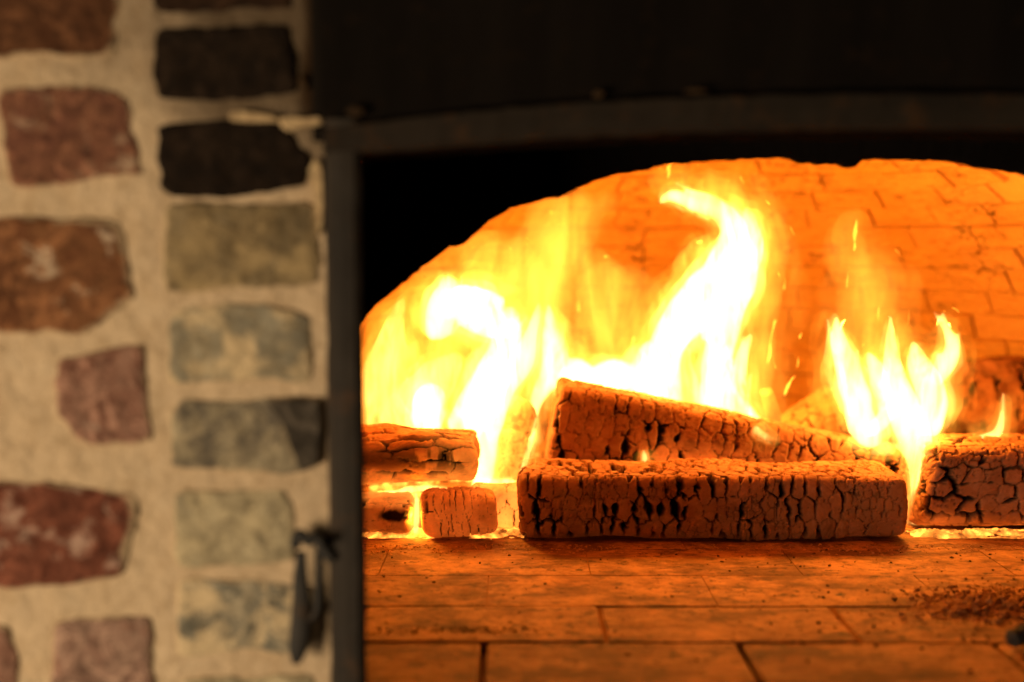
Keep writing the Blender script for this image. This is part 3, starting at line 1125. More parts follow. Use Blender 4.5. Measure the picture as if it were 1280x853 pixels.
def log_mesh(name, L, W, H, cell=(0.024, 0.036), seed=1, n_exp=5.0, res=0.0014, crack=0.0042, depth=0.008, wob=0.004, taper=(1.0, 1.0),
             end_round=0.008, along=0.35, across=1.0, ember=None, slant=0.0, char_base=0.0, char_fn=None, density=1.0, density_fn=None):
    """A split, charred log: local x along it, y its depth, z its height; base centre of its left end at the origin."""
    # section (rounded rectangle as superellipse), uniform arc length
    tt = np.linspace(0, 2 * math.pi, 2000, endpoint=False)
    sy = np.sign(np.cos(tt)) * np.abs(np.cos(tt)) ** (2 / n_exp) * W / 2
    sz = np.sign(np.sin(tt)) * np.abs(np.sin(tt)) ** (2 / n_exp) * H / 2
    dl = np.hypot(np.diff(np.append(sy, sy[0])), np.diff(np.append(sz, sz[0])))
    arc = np.concatenate([[0], np.cumsum(dl)])
    per = arc[-1]
    nv = max(24, int(per / res))
    target = np.arange(nv) / nv * per
    sy2 = np.interp(target, arc, np.append(sy, sy[0]))
    sz2 = np.interp(target, arc, np.append(sz, sz[0]))
    ty, tz = np.roll(sy2, -1) - np.roll(sy2, 1), np.roll(sz2, -1) - np.roll(sz2, 1)
    tl = np.hypot(ty, tz) + 1e-12
    ny, nz = tz / tl, -ty / tl
    nb = int(L / res)
    capn = max(8, int(min(W, H) / 2 / (res * 1.6)))
    rows = []                                    # (x, scale, nx_share, U)
    for i in range(capn):
        f_ = (i + 0.3) / capn
        sc_ = f_ * (1 - end_round / (min(W, H) / 2))
        rows.append((0.0, sc_, -1.0, -(1 - f_) * min(W, H) / 2 - 0.004))
    nr = 6
    for i in range(nr):
        a = (i + 0.5) / nr * math.pi / 2
        rows.append((end_round * (1 - math.sin(a)) * 1.0, 1 - end_round / (min(W, H) / 2) * (1 - math.sin(a)), -math.cos(a), 0.0))
    body = []
    x0, x1 = end_round, L - end_round
    for i in range(nb):
        body.append((x0 + (x1 - x0) * i / (nb - 1), 1.0, 0.0, x0 + (x1 - x0) * i / (nb - 1)))
    # fix first rounding: x grows while scale grows
    rr_ = []
    for i in range(nr):
        a = (i + 0.5) / nr * math.pi / 2
        rr_.append((end_round * (1 - math.cos(a)), 1 - end_round / (min(W, H) / 2) * (1 - math.sin(a)), -math.cos(a), end_round * (1 - math.cos(a)) - 0.002))
    rows = rows[:capn] + rr_ + body
    for (x, s_, nx_, U) in rr_[::-1]:
        rows.append((L - x, s_, -nx_, L - U))
    for i in range(capn - 1, -1, -1):
        f_ = (i + 0.3) / capn
        rows.append((L, f_ * (1 - end_round / (min(W, H) / 2)), 1.0, L + (1 - f_) * min(W, H) / 2 + 0.004))
    rows = np.array(rows)
    nu = len(rows)
    X = np.repeat(rows[:, 0], nv)
    S = np.repeat(rows[:, 1], nv)
    NX = np.repeat(rows[:, 2], nv)
    U = np.repeat(rows[:, 3], nv)
    A = np.tile(target, nu)
    tap = taper[0] + (taper[1] - taper[0]) * np.clip(X / L, 0, 1)
    Yy = np.tile(sy2, nu) * S * tap
    Zz = np.tile(sz2, nu) * S * tap
    side = np.sqrt(np.clip(1 - NX ** 2, 0, 1))
    N = np.stack([NX, np.tile(ny, nu) * side, np.tile(nz, nu) * side], 1)
    P = np.stack([X, Yy, Zz], 1)
    # cracks
    cells_v = max(4, int(round(per / cell[1])))
    w3 = P * 1.0
    warp_u = 0.20 * fbm(w3 * 55 + seed, seed, 3) + 0.12 * fbm(w3 * 160 + seed, seed + 4, 2)
    warp_v = 0.30 * fbm(w3 * 55 + seed + 40, seed + 1, 3) + 0.10 * fbm(w3 * 160 + seed, seed + 6, 2)
    Uc = U / cell[0] + warp_u
    Vc = A / per * cells_v + warp_v
    d, nu_, nv_, cid = voronoi(Uc, Vc, cells_v, seed)
    scale_m = nu_ * cell[0] + nv_ * cell[1]
    dm_ = d * scale_m
    wide = fbm(w3 * 48 + seed * 2, seed + 8, 2)
    wmod = np.clip(0.62 + 2.0 * wide, 0.06, 1.7) * density
    wmod = wmod * np.clip(0.85 + 1.1 * fbm(w3 * np.array([13, 20, 20]) + seed, seed + 33, 2), 0.5, 1.35)
    if density_fn is not None:
        wmod = wmod * density_fn(P)
    wv = crack * (across * nu_ ** 2 + along * nv_ ** 2) * wmod + 0.00035
    m_ = 1 - sstep(0.30 * wv, wv, dm_)
    # second, finer set of cracks
    d2, n2u, n2v, cid2 = voronoi(U / (cell[0] * 0.55) + warp_u * 1.5 + 7, A / per * (cells_v * 2) + warp_v * 1.5, cells_v * 2, seed + 50)
    dm2 = d2 * (n2u * cell[0] * 0.55 + n2v * cell[1] * 0.5)
    w2 = crack * 0.22 * np.clip(0.1 + 1.5 * fbm(w3 * 30 + 9, seed + 12, 3), 0, 1) * density + 1e-5
    m2 = 1 - sstep(0.3 * w2, w2, dm2)
    capf = 1 - 0.45 * np.abs(NX)
    dep = (depth * np.clip(wmod, 0.25, 1.2) * m_ + depth * 0.35 * m2) * capf
    dep += 0.0005 * (1 - sstep(0.0, 0.004, dm_))
    dep -= (cid - 0.5) * 0.0009
    low = wob * fbm(np.stack([P[:, 0] * 9, P[:, 1] * 14, P[:, 2] * 14], 1) + seed, seed + 20, 3) + 0.0009 * fbm(w3 * 220, seed + 30, 3)
    Q = P + N * (low - dep * np.minimum(1.0, S * 1.2))[:, None]
    Q[:, 2] += H * max(taper) / 2
    Q[:, 0] += slant * (Q[:, 2] - H / 2)
    F = grid_faces(nu, nv, True)
    c0, c1 = Q[:nv].mean(0), Q[-nv:].mean(0)
    V = np.vstack([Q, c0, c1])
    nQ = len(Q)
    F = [f[::-1] for f in F]
    for j in range(nv):
        F.append((nQ, j, (j + 1) % nv)[::-1])
        F.append((nQ + 1, (nu - 1) * nv + (j + 1) % nv, (nu - 1) * nv + j)[::-1])
    m = bpy.data.meshes.new(name)
    m.from_pydata(V.tolist(), [], F)
    m.update()
    m.polygons.foreach_set("use_smooth", [True] * len(m.polygons))
    ch = np.clip(np.maximum(m_ * np.clip(0.30 + wmod, 0, 1), 0.42 * m2), 0, 1)
    if char_base:
        ch = np.maximum(ch, char_base * sstep(-0.1, 0.5, fbm(w3 * 26, seed + 60, 4)))
    if char_fn is not None:
        ch = np.maximum(ch, char_fn(Q))
    add_attr(m, "char", np.append(ch, [0.3, 0.3]))
    add_attr(m, "tone", np.append(cid, [0.5, 0.5]))
    e_ = np.zeros(len(Q)) if ember is None else ember(Q, m_)
    add_attr(m, "ember", np.append(e_, [0, 0]))
    return m


M_LOG = mat_log("charred_log", ember=0.9)
M_LOG_HOT = mat_log("burning_log", (0.55, 0.27, 0.09), (0.42, 0.18, 0.06), ember=1.6, ember_firelight_col=(1.0, 0.24, 0.03))


def place(o, loc, rot=(0, 0, 0)):
    o.location = tuple(loc)
    o.rotation_euler = tuple(rot)
    return o


# main log in front
p0 = on_floor(651, 679)
p1 = at(1138, 650, p0[1])
Lm = p1[0] - p0[0]
main_log = new_obj("split_log", log_mesh("split_log", Lm, 0.13, 0.078, (0.0170, 0.030), 3, 9.0, 0.00135, 0.0058, 0.011, 0.0075, taper=(1.0, 0.95), along=0.26, density_fn=lambda P: 1 - 0.75 * sstep(0.39, 0.44, P[:, 0]), ember=lambda Q, c: 0.06 * (1 - c)), None, M_LOG)  # faint even glow added to brighten the front faces
place(main_log, (p0[0], p0[1] + 0.068, 0.0015))
tag(main_log, "long squared log in front, ash faces split by black upright cracks", "log", "burning logs")

# leaning log on top and behind it
pl = at(682, 585, 1.60)
lean = new_obj("split_log", log_mesh("split_log", 0.50, 0.115, 0.118, (0.0210, 0.030), 12, 6.0, 0.00145, 0.0048, 0.009, 0.005, taper=(1.0, 0.72),
                                    along=0.25, ember=lambda Q, c: 0.04 * (1 - c) + (1 - 0.8 * c) * sstep(0.085, 0.03, Q[:, 2]) * sstep(0.10, 0.16, Q[:, 0]) * sstep(0.36, 0.28, Q[:, 0]) * 1.1), None, M_LOG)
place(lean, (pl[0], 1.645, pl[2] + 0.0), (R(0), R(9.5), R(0)))
tag(lean, "thick wedge of log sloping down to the right behind the front log", "log", "burning logs")

# right log
pr_ = on_floor(1147, 667)
right_log = new_obj("split_log", log_mesh("split_log", 0.36, 0.14, 0.105, (0.023, 0.019), 25, 4.6, 0.0015, 0.0044, 0.009, 0.006, along=0.75, across=0.8,
                                         slant=0.20, ember=lambda Q, c: sstep(0.035, 0.0, Q[:, 2]) * sstep(0.08, 0.0, Q[:, 0]) * 0.5), None, M_LOG)
place(right_log, (pr_[0] + 0.012, pr_[1] + 0.068, 0.002))
tag(right_log, "blocky charred log at the right edge, its top higher than the front log", "log", "burning logs")

# left group
M_LOGL = mat_log("firelit_log", (0.52, 0.22, 0.08), (0.38, 0.14, 0.05), ember=1.2, ember_firelight_col=(1.0, 0.25, 0.025))
l1 = at(592, 612, 1.49)
left_log = new_obj("split_log", log_mesh("split_log", 0.34, 0.11, 0.074, (0.060, 0.017), 33, 3.0, 0.0015, 0.0052, 0.009, 0.012, along=1.0, across=0.5,
                                        taper=(1, 0.86), char_base=0.35, ember=lambda Q, c: 0.10 + sstep(0.035, 0.0, Q[:, 2]) * 0.9 + 0.5 * sstep(0.26, 0.32, Q[:, 0]),  # flame light on the underside and right end painted as glow
                                        char_fn=lambda Q: 0.8 * sstep(0.022, 0.002, np.abs(Q[:, 2] - 0.040)) * sstep(0.2, 0.35, fbm(Q * np.array([60, 20, 20]), 3, 3) + 0.4) * sstep(0.25, 0.15, np.abs(Q[:, 0] - 0.24) * 2)), None, M_LOGL)
place(left_log, (l1[0] - 0.335, 1.535, l1[2] - 0.004), (0, R(-1.0), R(-2)))
tag(left_log, "long log at the left with grain cracks, resting on two short chunks", "log", "burning logs")

c1 = on_floor(517, 673)
M_BLACK = mat_log("black_ended_log", (0.44, 0.20, 0.08), (0.32, 0.13, 0.05), ember=2.0, ember_firelight_col=(1.0, 0.25, 0.03))
chunk1 = new_obj("log_chunk", log_mesh("log_chunk", 0.16, 0.07, 0.046, (0.03, 0.02), 41, 4.0, 0.0015, 0.003, 0.006, 0.007, end_round=0.012,
                                      ember=lambda Q, c: 0.07 + 0.6 * sstep(0.033, 0.044, Q[:, 2]),  # orange firelight on the chunk put in as glow, strongest on top
                                      char_fn=lambda Q: sstep(0.0, 0.25, 0.80 - np.hypot((Q[:, 0] - 0.136) / 0.028, (Q[:, 2] - 0.027) / 0.014) + 0.35 * fbm(Q * 90, 5, 3))), None, M_BLACK)
place(chunk1, (c1[0] - 0.162, c1[1] + 0.034, 0.001))
tag(chunk1, "short log chunk with a black burnt patch beside the iron frame post", "log", "log chunks")

c2 = on_floor(528, 678)
M_ORANGE = mat_log("ashy_log", (0.46, 0.18, 0.06), (0.36, 0.13, 0.04), ember=0.6)
chunk2 = new_obj("log_chunk", log_mesh("log_chunk", 0.092, 0.085, 0.053, (0.009, 0.06), 45, 3.2, 0.0013, 0.0022, 0.004, 0.009, end_round=0.012, taper=(0.93, 1.03),
                                      along=0.5, across=0.6, slant=-0.06, density=0.7,
                                      ember=lambda Q, c: 0.85 * (1 - 0.7 * c)), None, M_ORANGE)  # even glow added to brighten the orange faces
place(chunk2, (c2[0], c2[1] + 0.042, 0.001), (0, 0, R(4)))
tag(chunk2, "short rust orange log chunk with fine upright grain, no black on it", "log", "log chunks")

c3 = on_floor(608, 667)
chunk3 = new_obj("log_chunk", log_mesh("log_chunk", 0.07, 0.06, 0.055, (0.02, 0.05), 47, 2.8, 0.0014, 0.002, 0.004, 0.007, density=0.7,
                                      ember=lambda Q, c: 1.5 * (1 - 0.5 * c)), None, M_LOG_HOT)  # strong glow added to make the chunk look brightly lit
place(chunk3, (c3[0] - 0.02, c3[1] + 0.035, 0.001), (0, 0, R(-6)))
tag(chunk3, "small yellow lit log chunk squeezed between the orange chunk and front log", "log", "log chunks")

# logs seen end-on deeper in the fire
e1 = at(645, 525, 1.66)
endlog = new_obj("round_log", log_mesh("round_log", 0.30, 0.062, 0.060, (0.02, 0.020), 52, 2.2, 0.0015, 0.0035, 0.006, 0.003,
                                      ember=lambda Q, c: 0.55 * (1 - c), density_fn=lambda P: np.where(P[:, 0] < 0.012, 0.25, 1.0), char_fn=lambda Q: 0.85 * (Q[:, 0] < 0.012) * sstep(0.0, 0.35, fbm(Q * 120, 7, 3) + 0.25) * sstep(0.019, 0.010, np.hypot(Q[:, 1], Q[:, 2] - 0.030))), None, M_LOG_HOT)
place(endlog, (e1[0], e1[1], e1[2] - 0.03), (0, R(4), R(97)))
tag(endlog, "round log end with a cracked ring face behind the left flames", "log", "burning logs")
e2 = at(632, 590, 1.63)
endlog2 = new_obj("round_log", log_mesh("round_log", 0.26, 0.075, 0.068, (0.02, 0.022), 55, 2.4, 0.0015, 0.003, 0.006, 0.003, density_fn=lambda P: np.where(P[:, 0] < 0.012, 0.3, 1.0),
                                       ember=lambda Q, c: 0.9 * (1 - c)), None, M_LOG_HOT)
place(endlog2, (e2[0], e2[1], 0.035), (0, R(0), R(98)))
tag(endlog2, "glowing yellow log end low under the round ringed log end", "log", "burning logs")
e3 = at(958, 490, 1.74)
e3b = at(975, 560, 1.80)
bp = catmull(np.array([list(e3) + [0.010], list(at(964, 510, 1.75)) + [0.0115], list(at(968, 528, 1.77)) + [0.011], list(at(975, 570, 1.82)) + [0.013]]), 22)
bm_ = tube_mesh("branch", bp[:, :3], bp[:, 3], 16, 1.0, 0.002, 7)
for nm, vv in (("char", 0.1), ("tone", 0.4), ("ember", 0.35)):
    add_attr(bm_, nm, np.full(len(bm_.vertices), vv))
branch = new_obj("burning_branch", bm_, None, M_LOG_HOT)
tag(branch, "thin branch stub poking up between the tall and right flames", "branch")
e4 = at(985, 570, 1.80)
backlog = new_obj("split_log", log_mesh("split_log", 0.13, 0.07, 0.065, (0.026, 0.020), 61, 3.0, 0.0016, 0.0045, 0.008, 0.004, slant=0.1,
                                       ember=lambda Q, c: 0.12 + 0 * c), None, M_LOG_HOT)
place(backlog, (e4[0], e4[1] + 0.03, e4[2] - 0.022), (R(8), R(-30), R(20)))
tag(backlog, "cracked orange log tilted up behind the low end of the leaning log", "log", "burning logs")
# its rest: a low heap of ash and coals under the logs at the back
e5 = at(1170, 560, 1.98)
M_DARKLOG = mat_log("dark_log", (0.40, 0.18, 0.065), (0.22, 0.09, 0.03), ember=0.6)
dark = new_obj("charred_stump", log_mesh("charred_stump", 0.40, 0.16, 0.155, (0.05, 0.045), 71, 2.1, 0.0024, 0.005, 0.014, 0.050, char_base=0.75, ember=lambda Q, c: 0.25 * (1 - c) * sstep(-0.1, 0.5, fbm(Q * 25, 9, 3))), None, M_DARKLOG)
place(dark, (e5[0] + 0.012, 2.05, 0.0), (0, 0, R(-8)))
tag(dark, "dark lumpy charred stump at the back wall above the right log", "log", "burning logs")


# ------------------------------------------------------------------ loose stuff on the hearth
def rock(bm, c, r, seed, flat=0.7):
    g = random.Random(seed)
    mm = Matrix.Translation(c) @ Matrix.Rotation(g.uniform(0, 6.28), 4, 'Z') @ Matrix.Diagonal((r * g.uniform(0.7, 1.5), r * g.uniform(0.7, 1.2), r * flat * g.uniform(0.6, 1.2), 1))
    res = bmesh.ops.create_icosphere(bm, subdivisions=1, radius=1.0, matrix=mm)
    for v in res['verts']:
        v.co += Vector((g.uniform(-1, 1), g.uniform(-1, 1), g.uniform(-1, 1))) * r * 0.22


def stuff_mesh(name, pts, mat):
    bm = bmesh.new()
    for k, (c, r) in enumerate(pts):
        rock(bm, Vector(c), r, k + 1)
    m = bpy.data.meshes.new(name)
    bm.to_mesh(m)
    bm.free()
    o = new_obj(name, m, None, mat)
    tag(o, kind="stuff")
    return o


g = random.Random(21)
t_ = NT("crumb_char")
M_CRUMB = t_.bsdf(t_.mix(t_.noise(t_.coords(), 120, 2), (0.02, 0.012, 0.008), (0.12, 0.06, 0.03)), 0.95, 0.1)
t_ = NT("ash_grit")
M_GRIT = t_.bsdf(t_.mix(t_.noise(t_.coords(), 60, 4), (0.16, 0.075, 0.034), (0.40, 0.20, 0.09)), 0.95, 0.05)
pts = []
for i in range(420):                                   # the scraped-up ash heap on the right
    px, py = g.gauss(1235, 42), g.gauss(757, 10)
    p = on_floor(px, py)
    w = math.exp(-((px - 1235) / 60) ** 2 - ((py - 757) / 14) ** 2)
    pts.append(((p[0], p[1], 0.001 + 0.007 * w * g.random()), g.uniform(0.0012, 0.0034)))
for i in range(900):
    px, py = g.gauss(1225, 60), g.gauss(756, 13)
    p = on_floor(px, py)
    pts.append(((p[0], p[1], 0.0008), g.uniform(0.0004, 0.0014)))
o = stuff_mesh("ash_grit", pts, M_GRIT)
tag(o, "scraped heap of ash grit on the tiles below the right log", "ash")
pts = []
for i in range(520):                                   # specks of charcoal swept over the tiles
    px = g.uniform(455, 1400)
    py = g.choice([g.gauss(792, 12), g.gauss(742, 8), g.uniform(690, 850), g.gauss(700, 8)])
    if py < 684:
        continue
    if px < 1000 and g.random() < 0.45:
        continue
    p = on_floor(px, py)
    pts.append(((p[0], p[1], 0.0005), g.choice([0.0005, 0.0007, 0.001, 0.0018])))
for i in range(170):
    px, py = g.gauss(575, 75), g.gauss(789, 3.0)
    p = on_floor(px, py)
    pts.append(((p[0], p[1], 0.0005), g.uniform(0.0008, 0.002)))
o = stuff_mesh("charcoal_crumbs", pts, M_CRUMB)
tag(o, "black charcoal crumbs sprinkled over the hearth tiles", "crumbs")

# a lump of charcoal on the near tile at the right edge
pc = on_floor(1270, 812)
cm = log_mesh("charcoal_lump", 0.030, 0.02, 0.018, (0.012, 0.012), 91, 3.0, 0.0012, 0.002, 0.003, 0.004, end_round=0.005)
t_ = NT("charcoal")
M_COAL = t_.bsdf(t_.mix(t_.noise(t_.coords(), 150, 3), (0.018, 0.016, 0.015), (0.06, 0.05, 0.045)), 0.8, 0.2)
lump = new_obj("charcoal_lump", cm, None, M_COAL)
place(lump, (pc[0] - 0.006, pc[1], 0.0), (0, R(-8), R(25)))
tag(lump, "single lump of black charcoal on the near tiles at the right edge", "charcoal")

# bed of glowing ash round the foot of the logs
M_EMB = mat_ember_ash()
pts = []
for i in range(40):
    p = on_floor(g.uniform(612, 650), 664 + g.uniform(-3, 4))
    pts.append(((p[0], p[1], 0.003), g.uniform(0.002, 0.005)))
for i in range(500):
    x, y = g.uniform(-0.25, 0.75), g.uniform(1.60, 2.0)
    pts.append(((x, y, 0.004), g.uniform(0.004, 0.014)))
o = stuff_mesh("glowing_embers", pts, M_EMB)
tag(o, "bed of glowing yellow embers and ash under and beside the logs", "embers")


ca = on_floor(1238, 757)
gx, gy = np.meshgrid(np.linspace(-0.085, 0.12, 190), np.linspace(-0.05, 0.05, 90), indexing='ij')
pp = np.stack([gx.ravel(), gy.ravel(), gx.ravel() * 0], 1)
rr2 = np.sqrt((pp[:, 0] / 0.075) ** 2 + (pp[:, 1] / 0.040) ** 2) + 0.35 * fbm(pp * 40, 90, 3)
hz = 0.006 * np.clip(1 - rr2, 0, 1) ** 0.8 * (0.6 + 0.9 * fbm(pp * 130, 91, 4)) + np.clip(1 - rr2, 0, 1) * 0.0035 * fbm(pp * 300, 93, 2) - 0.0022 * sstep(0.75, 1.0, rr2)
mh = mesh_from("ash_heap", np.stack([pp[:, 0] + ca[0], pp[:, 1] + ca[1], hz], 1), grid_faces(190, 90))
o = new_obj("ash_heap", mh, None, M_GRIT)
tag(o, "low mound of ash on the tiles below the right log", "ash", kind="stuff")


def ash_ridge(pxa, pxb, py, seed, w0, w1, hgt, label):
    nxr, nyr = int((pxb - pxa) * 1.3), 26
    xa, xb = on_floor(pxa, py)[0], on_floor(pxb, py)[0]
    yr = on_floor((pxa + pxb) / 2, py)[1]
    gx, gy = np.meshgrid(np.linspace(xa, xb, nxr), np.linspace(-w0, w1, nyr), indexing='ij')
    x_, y_ = gx.ravel(), gy.ravel()
    pp = np.stack([x_, y_, x_ * 0], 1)
    m_ = (w1 - w0) / 2
    prof_ = np.clip(1 - ((y_ - m_) / ((w0 + w1) / 2)) ** 2, 0, 1)
    hz = prof_ * (hgt + hgt * 0.9 * fbm(pp * 60, seed, 4) + hgt * 0.6 * fbm(pp * 220, seed + 1, 2)) - 0.0012
    hz = hz - 0.004 * sstep(0.05, -0.35, fbm(pp * np.array([30, 45, 1]), seed + 4, 3))
    hz = np.where((np.abs(y_ + w0) < 1e-6) | (np.abs(y_ - w1) < 1e-6), -0.003, hz)
    mr = mesh_from("glowing_ash", np.stack([x_, y_ + yr + 0.004 * fbm(pp * np.array([22, 0, 0]), seed + 2, 3), hz], 1), grid_faces(nxr, nyr))
    o = new_obj("glowing_ash", mr, None, M_EMB)
    tag(o, label, "ash", kind="stuff")


ash_ridge(1139, 1345, 670, 71, 0.018, 0.035, 0.0050, "ridge of glowing ash along the foot of the right log")
ash_ridge(440, 655, 671, 171, 0.012, 0.05, 0.0055, "glowing ash under the short chunks at the left")
ash_ridge(560, 660, 664, 271, 0.020, 0.06, 0.0080, "heap of glowing ash between the chunks and the front log")
pts = []
for i in range(900):                                   # pale ash dust drifted against the feet of the logs
    px = g.uniform(450, 1330)
    p = on_floor(px, 681 + abs(g.gauss(0, 6)))
    pts.append(((p[0], p[1], 0.0003), g.choice([0.0005, 0.0008, 0.0012, 0.0018])))
t_ = NT("ash_dust")
M_DUST = t_.bsdf(t_.mix(t_.noise(t_.coords(), 90, 3), (0.30, 0.15, 0.07), (0.56, 0.34, 0.19)), 0.95, 0.0)
o = stuff_mesh("ash_dust", pts, M_DUST)
tag(o, "pale ash dust drifted along the feet of the logs", "ash")


# ------------------------------------------------------------------ flames
PXM = 1.0 / F_PX


def filaments(tongues, seed, nf=4):
    """Thin licks that leave each tongue along its way."""
    g = random.Random(seed)
    out = []
    for spine, Y in tongues:
        sp = np.array(spine, float)
        if sp[:, 2].max() < 13:
            continue
        c = catmull(sp, 60)
        for k in range(nf):
            t0 = g.uniform(0.05, 0.75)
            ln = g.uniform(0.14, 0.27)
            off0, off1 = g.uniform(-0.8, 0.8), g.uniform(-0.5, 0.5)
            dy = g.uniform(-0.7, 0.7)
            fr = g.uniform(0.22, 0.42)
            pts = []
            for q in range(5):
                p = q / 4
                t = t0 + ln * p
                i = min(int(t * 59), 58)
                tan = c[i + 1, :2] - c[i, :2]
                tan = tan / (np.linalg.norm(tan) + 1e-9)
                base = c[i, :2] + (tan * (t - 1) * 160 if t > 1 else 0)
                r = max(c[i, 2], c[int(t0 * 59), 2] * 0.7)
                perp = np.array([-tan[1], tan[0]])
                pos = base + perp * r * (off0 + (off0 * 0.75 + off1) * p) + np.array([0, -8 * p])
                pts.append((pos[0], pos[1], max(2.0, c[int(t0 * 59), 2] * fr * (1 - p) ** 0.55)))
            out.append((pts, Y + dy * c[int(t0 * 59), 2] * PXM * Y))
    return out


def flame_hull(name, tongues, grow, add, warp, seed, depth_ratio=0.8, voxel=0.003):
    """One closed surface round all tongues; a tongue is [(px, py, r_px), ...] and its distance."""
    V, F = [], []
    for ti, (spine, Y) in enumerate(tongues):
        sp = catmull(np.array(spine, float), max(14, 6 * len(spine)))
        off = len(V)
        seg = 14
        n = len(sp)
        P3 = np.array([at(x, y, Y) for x, y, _ in sp])
        # round both ends off
        for i in range(n):
            r = (max(sp[i, 2], 1.0) * grow + add) * PXM * Y
            e = min(1.0, math.sqrt(max(0.02, 1 - (1 - min(1, (i + 0.4) / 3.0)) ** 2))) * min(1.0, math.sqrt(max(0.02, 1 - (1 - min(1, (n - 1 - i + 0.4) / 3.0)) ** 2)))
            r = max(r * e, voxel * 1.1)
            t = P3[min(i + 1, n - 1)] - P3[max(i - 1, 0)]
            t = t / (np.linalg.norm(t) + 1e-9)
            a = np.cross(t, [0, 1.0, 0])
            a /= np.linalg.norm(a) + 1e-9
            b = np.array([0, 1.0, 0])
            for k in range(seg):
                an = 2 * math.pi * k / seg
                V.append(P3[i] + a * r * math.cos(an) + b * r * depth_ratio * math.sin(an))
        F += grid_faces(n, seg, True, off)
        F.append(tuple(off + k for k in range(seg))[::-1])
        F.append(tuple(off + (n - 1) * seg + k for k in range(seg)))
    me = mesh_from("tmp", V, F)
    o = bpy.data.objects.new("tmp", me)
    COL.objects.link(o)
    rm = o.modifiers.new("r", 'REMESH')
    rm.mode = 'VOXEL'
    rm.voxel_size = voxel
    sm = o.modifiers.new("s", 'SMOOTH')
    sm.iterations = 5
    sm.factor = 0.5
    dg = bpy.context.evaluated_depsgraph_get()
    m = bpy.data.meshes.new_from_object(o.evaluated_get(dg))
    bpy.data.objects.remove(o)
    bpy.data.meshes.remove(me)
    m.name = name
    ne, n = len(m.edges), len(m.vertices)
    ed = np.empty(ne * 2, np.int32)
    m.edges.foreach_get("vertices", ed)
    ed = ed.reshape(-1, 2)
    lab = np.arange(n)
    for _ in range(4000):                       # drop the stray specks the voxel grid leaves behind
        lo_ = np.minimum(lab[ed[:, 0]], lab[ed[:, 1]])
        old = lab.copy()
        np.minimum.at(lab, ed[:, 0], lo_)
        np.minimum.at(lab, ed[:, 1], lo_)
        lab = lab[lab]
        if (old == lab).all():
            break
    ids, counts = np.unique(lab, return_counts=True)
    if len(ids) > 1:
        kill = set(ids[counts < 0.25 * counts.max()].tolist())
        if kill:
            bm = bmesh.new()
            bm.from_mesh(m)
            bm.verts.ensure_lookup_table()
            bmesh.ops.delete(bm, geom=[bm.verts[i] for i in range(n) if int(lab[i]) in kill], context='VERTS')
            bm.to_mesh(m)
            bm.free()
            n = len(m.vertices)
    co = np.empty(n * 3, np.float32)
    m.vertices.foreach_get("co", co)
    co = co.reshape(-1, 3).astype(float)
    q = co * np.array([24, 24, 11]) + seed
    q2 = co * np.array([75, 75, 26]) + seed
    for ax, k in ((0, 1.0), (1, 0.8), (2, 0.7)):
        co[:, ax] += k * warp * (vnoise(q, seed + ax) + 0.40 * vnoise(q2, seed + 10 + ax))
    m.vertices.foreach_set("co", co.astype(np.float32).ravel())
    m.update()
    m.polygons.foreach_set("use_smooth", [True] * len(m.polygons))
    return m


M_CORE = mat_flame("flame_core", 300.0, (1.0, 0.46, 0.12), (0.34, 0.56, 36.0))
M_BODY = mat_flame("flame_body", 80.0, (1.0, 0.43, 0.085), (0.38, 0.62, 34.0))
M_MANTLE = mat_flame("flame_mantle", 36.0, (1.0, 0.40, 0.045), (0.40, 0.66, 28.0))
M_FRINGE = mat_flame("flame_fringe", 13.0, (1.0, 0.37, 0.030), (0.40, 0.68, 22.0))
M_VEIL = mat_flame("flame_veil", 8.5, (1.0, 0.37, 0.035), (0.36, 0.72, 17.0))


def flame(label, tongues, seed, warp=0.006, mantle=(1.12, 4), core=0.86, veil=None, group="flames of the wood fire"):
    x, y, _ = tongues[0][0][0]
    root = empty("flame", at(x, y, tongues[0][1]))
    tag(root, label, "flame", group)
    tongues = tongues + filaments(tongues, seed)
    local_part("flame_core", flame_hull("flame_core", tongues, core, 0, warp * 1.1, seed, voxel=0.0025), root, M_CORE)
    local_part("flame_body", flame_hull("flame_body", tongues, 1.08, 1.5, warp * 1.4, seed + 1), root, M_BODY)
    g1, a1 = mantle
    local_part("flame_mantle", flame_hull("flame_mantle", tongues, g1 * 1.18, a1 * 1.4, warp * 2.0, seed + 3, voxel=0.004), root, M_MANTLE)
    local_part("flame_fringe", flame_hull("flame_fringe", tongues, g1 * 1.55, a1 * 3.0, warp * 2.6, seed + 5, voxel=0.0045), root, M_FRINGE)
    if veil:
        for k, gr in enumerate((0.30, 0.52, 0.74, 0.96, 1.18)):
            local_part("flame_veil", flame_hull("flame_veil", veil, gr, 0, warp * (1.5 + 0.4 * k), seed + 7 + k, voxel=0.005), root, M_VEIL)
    return root


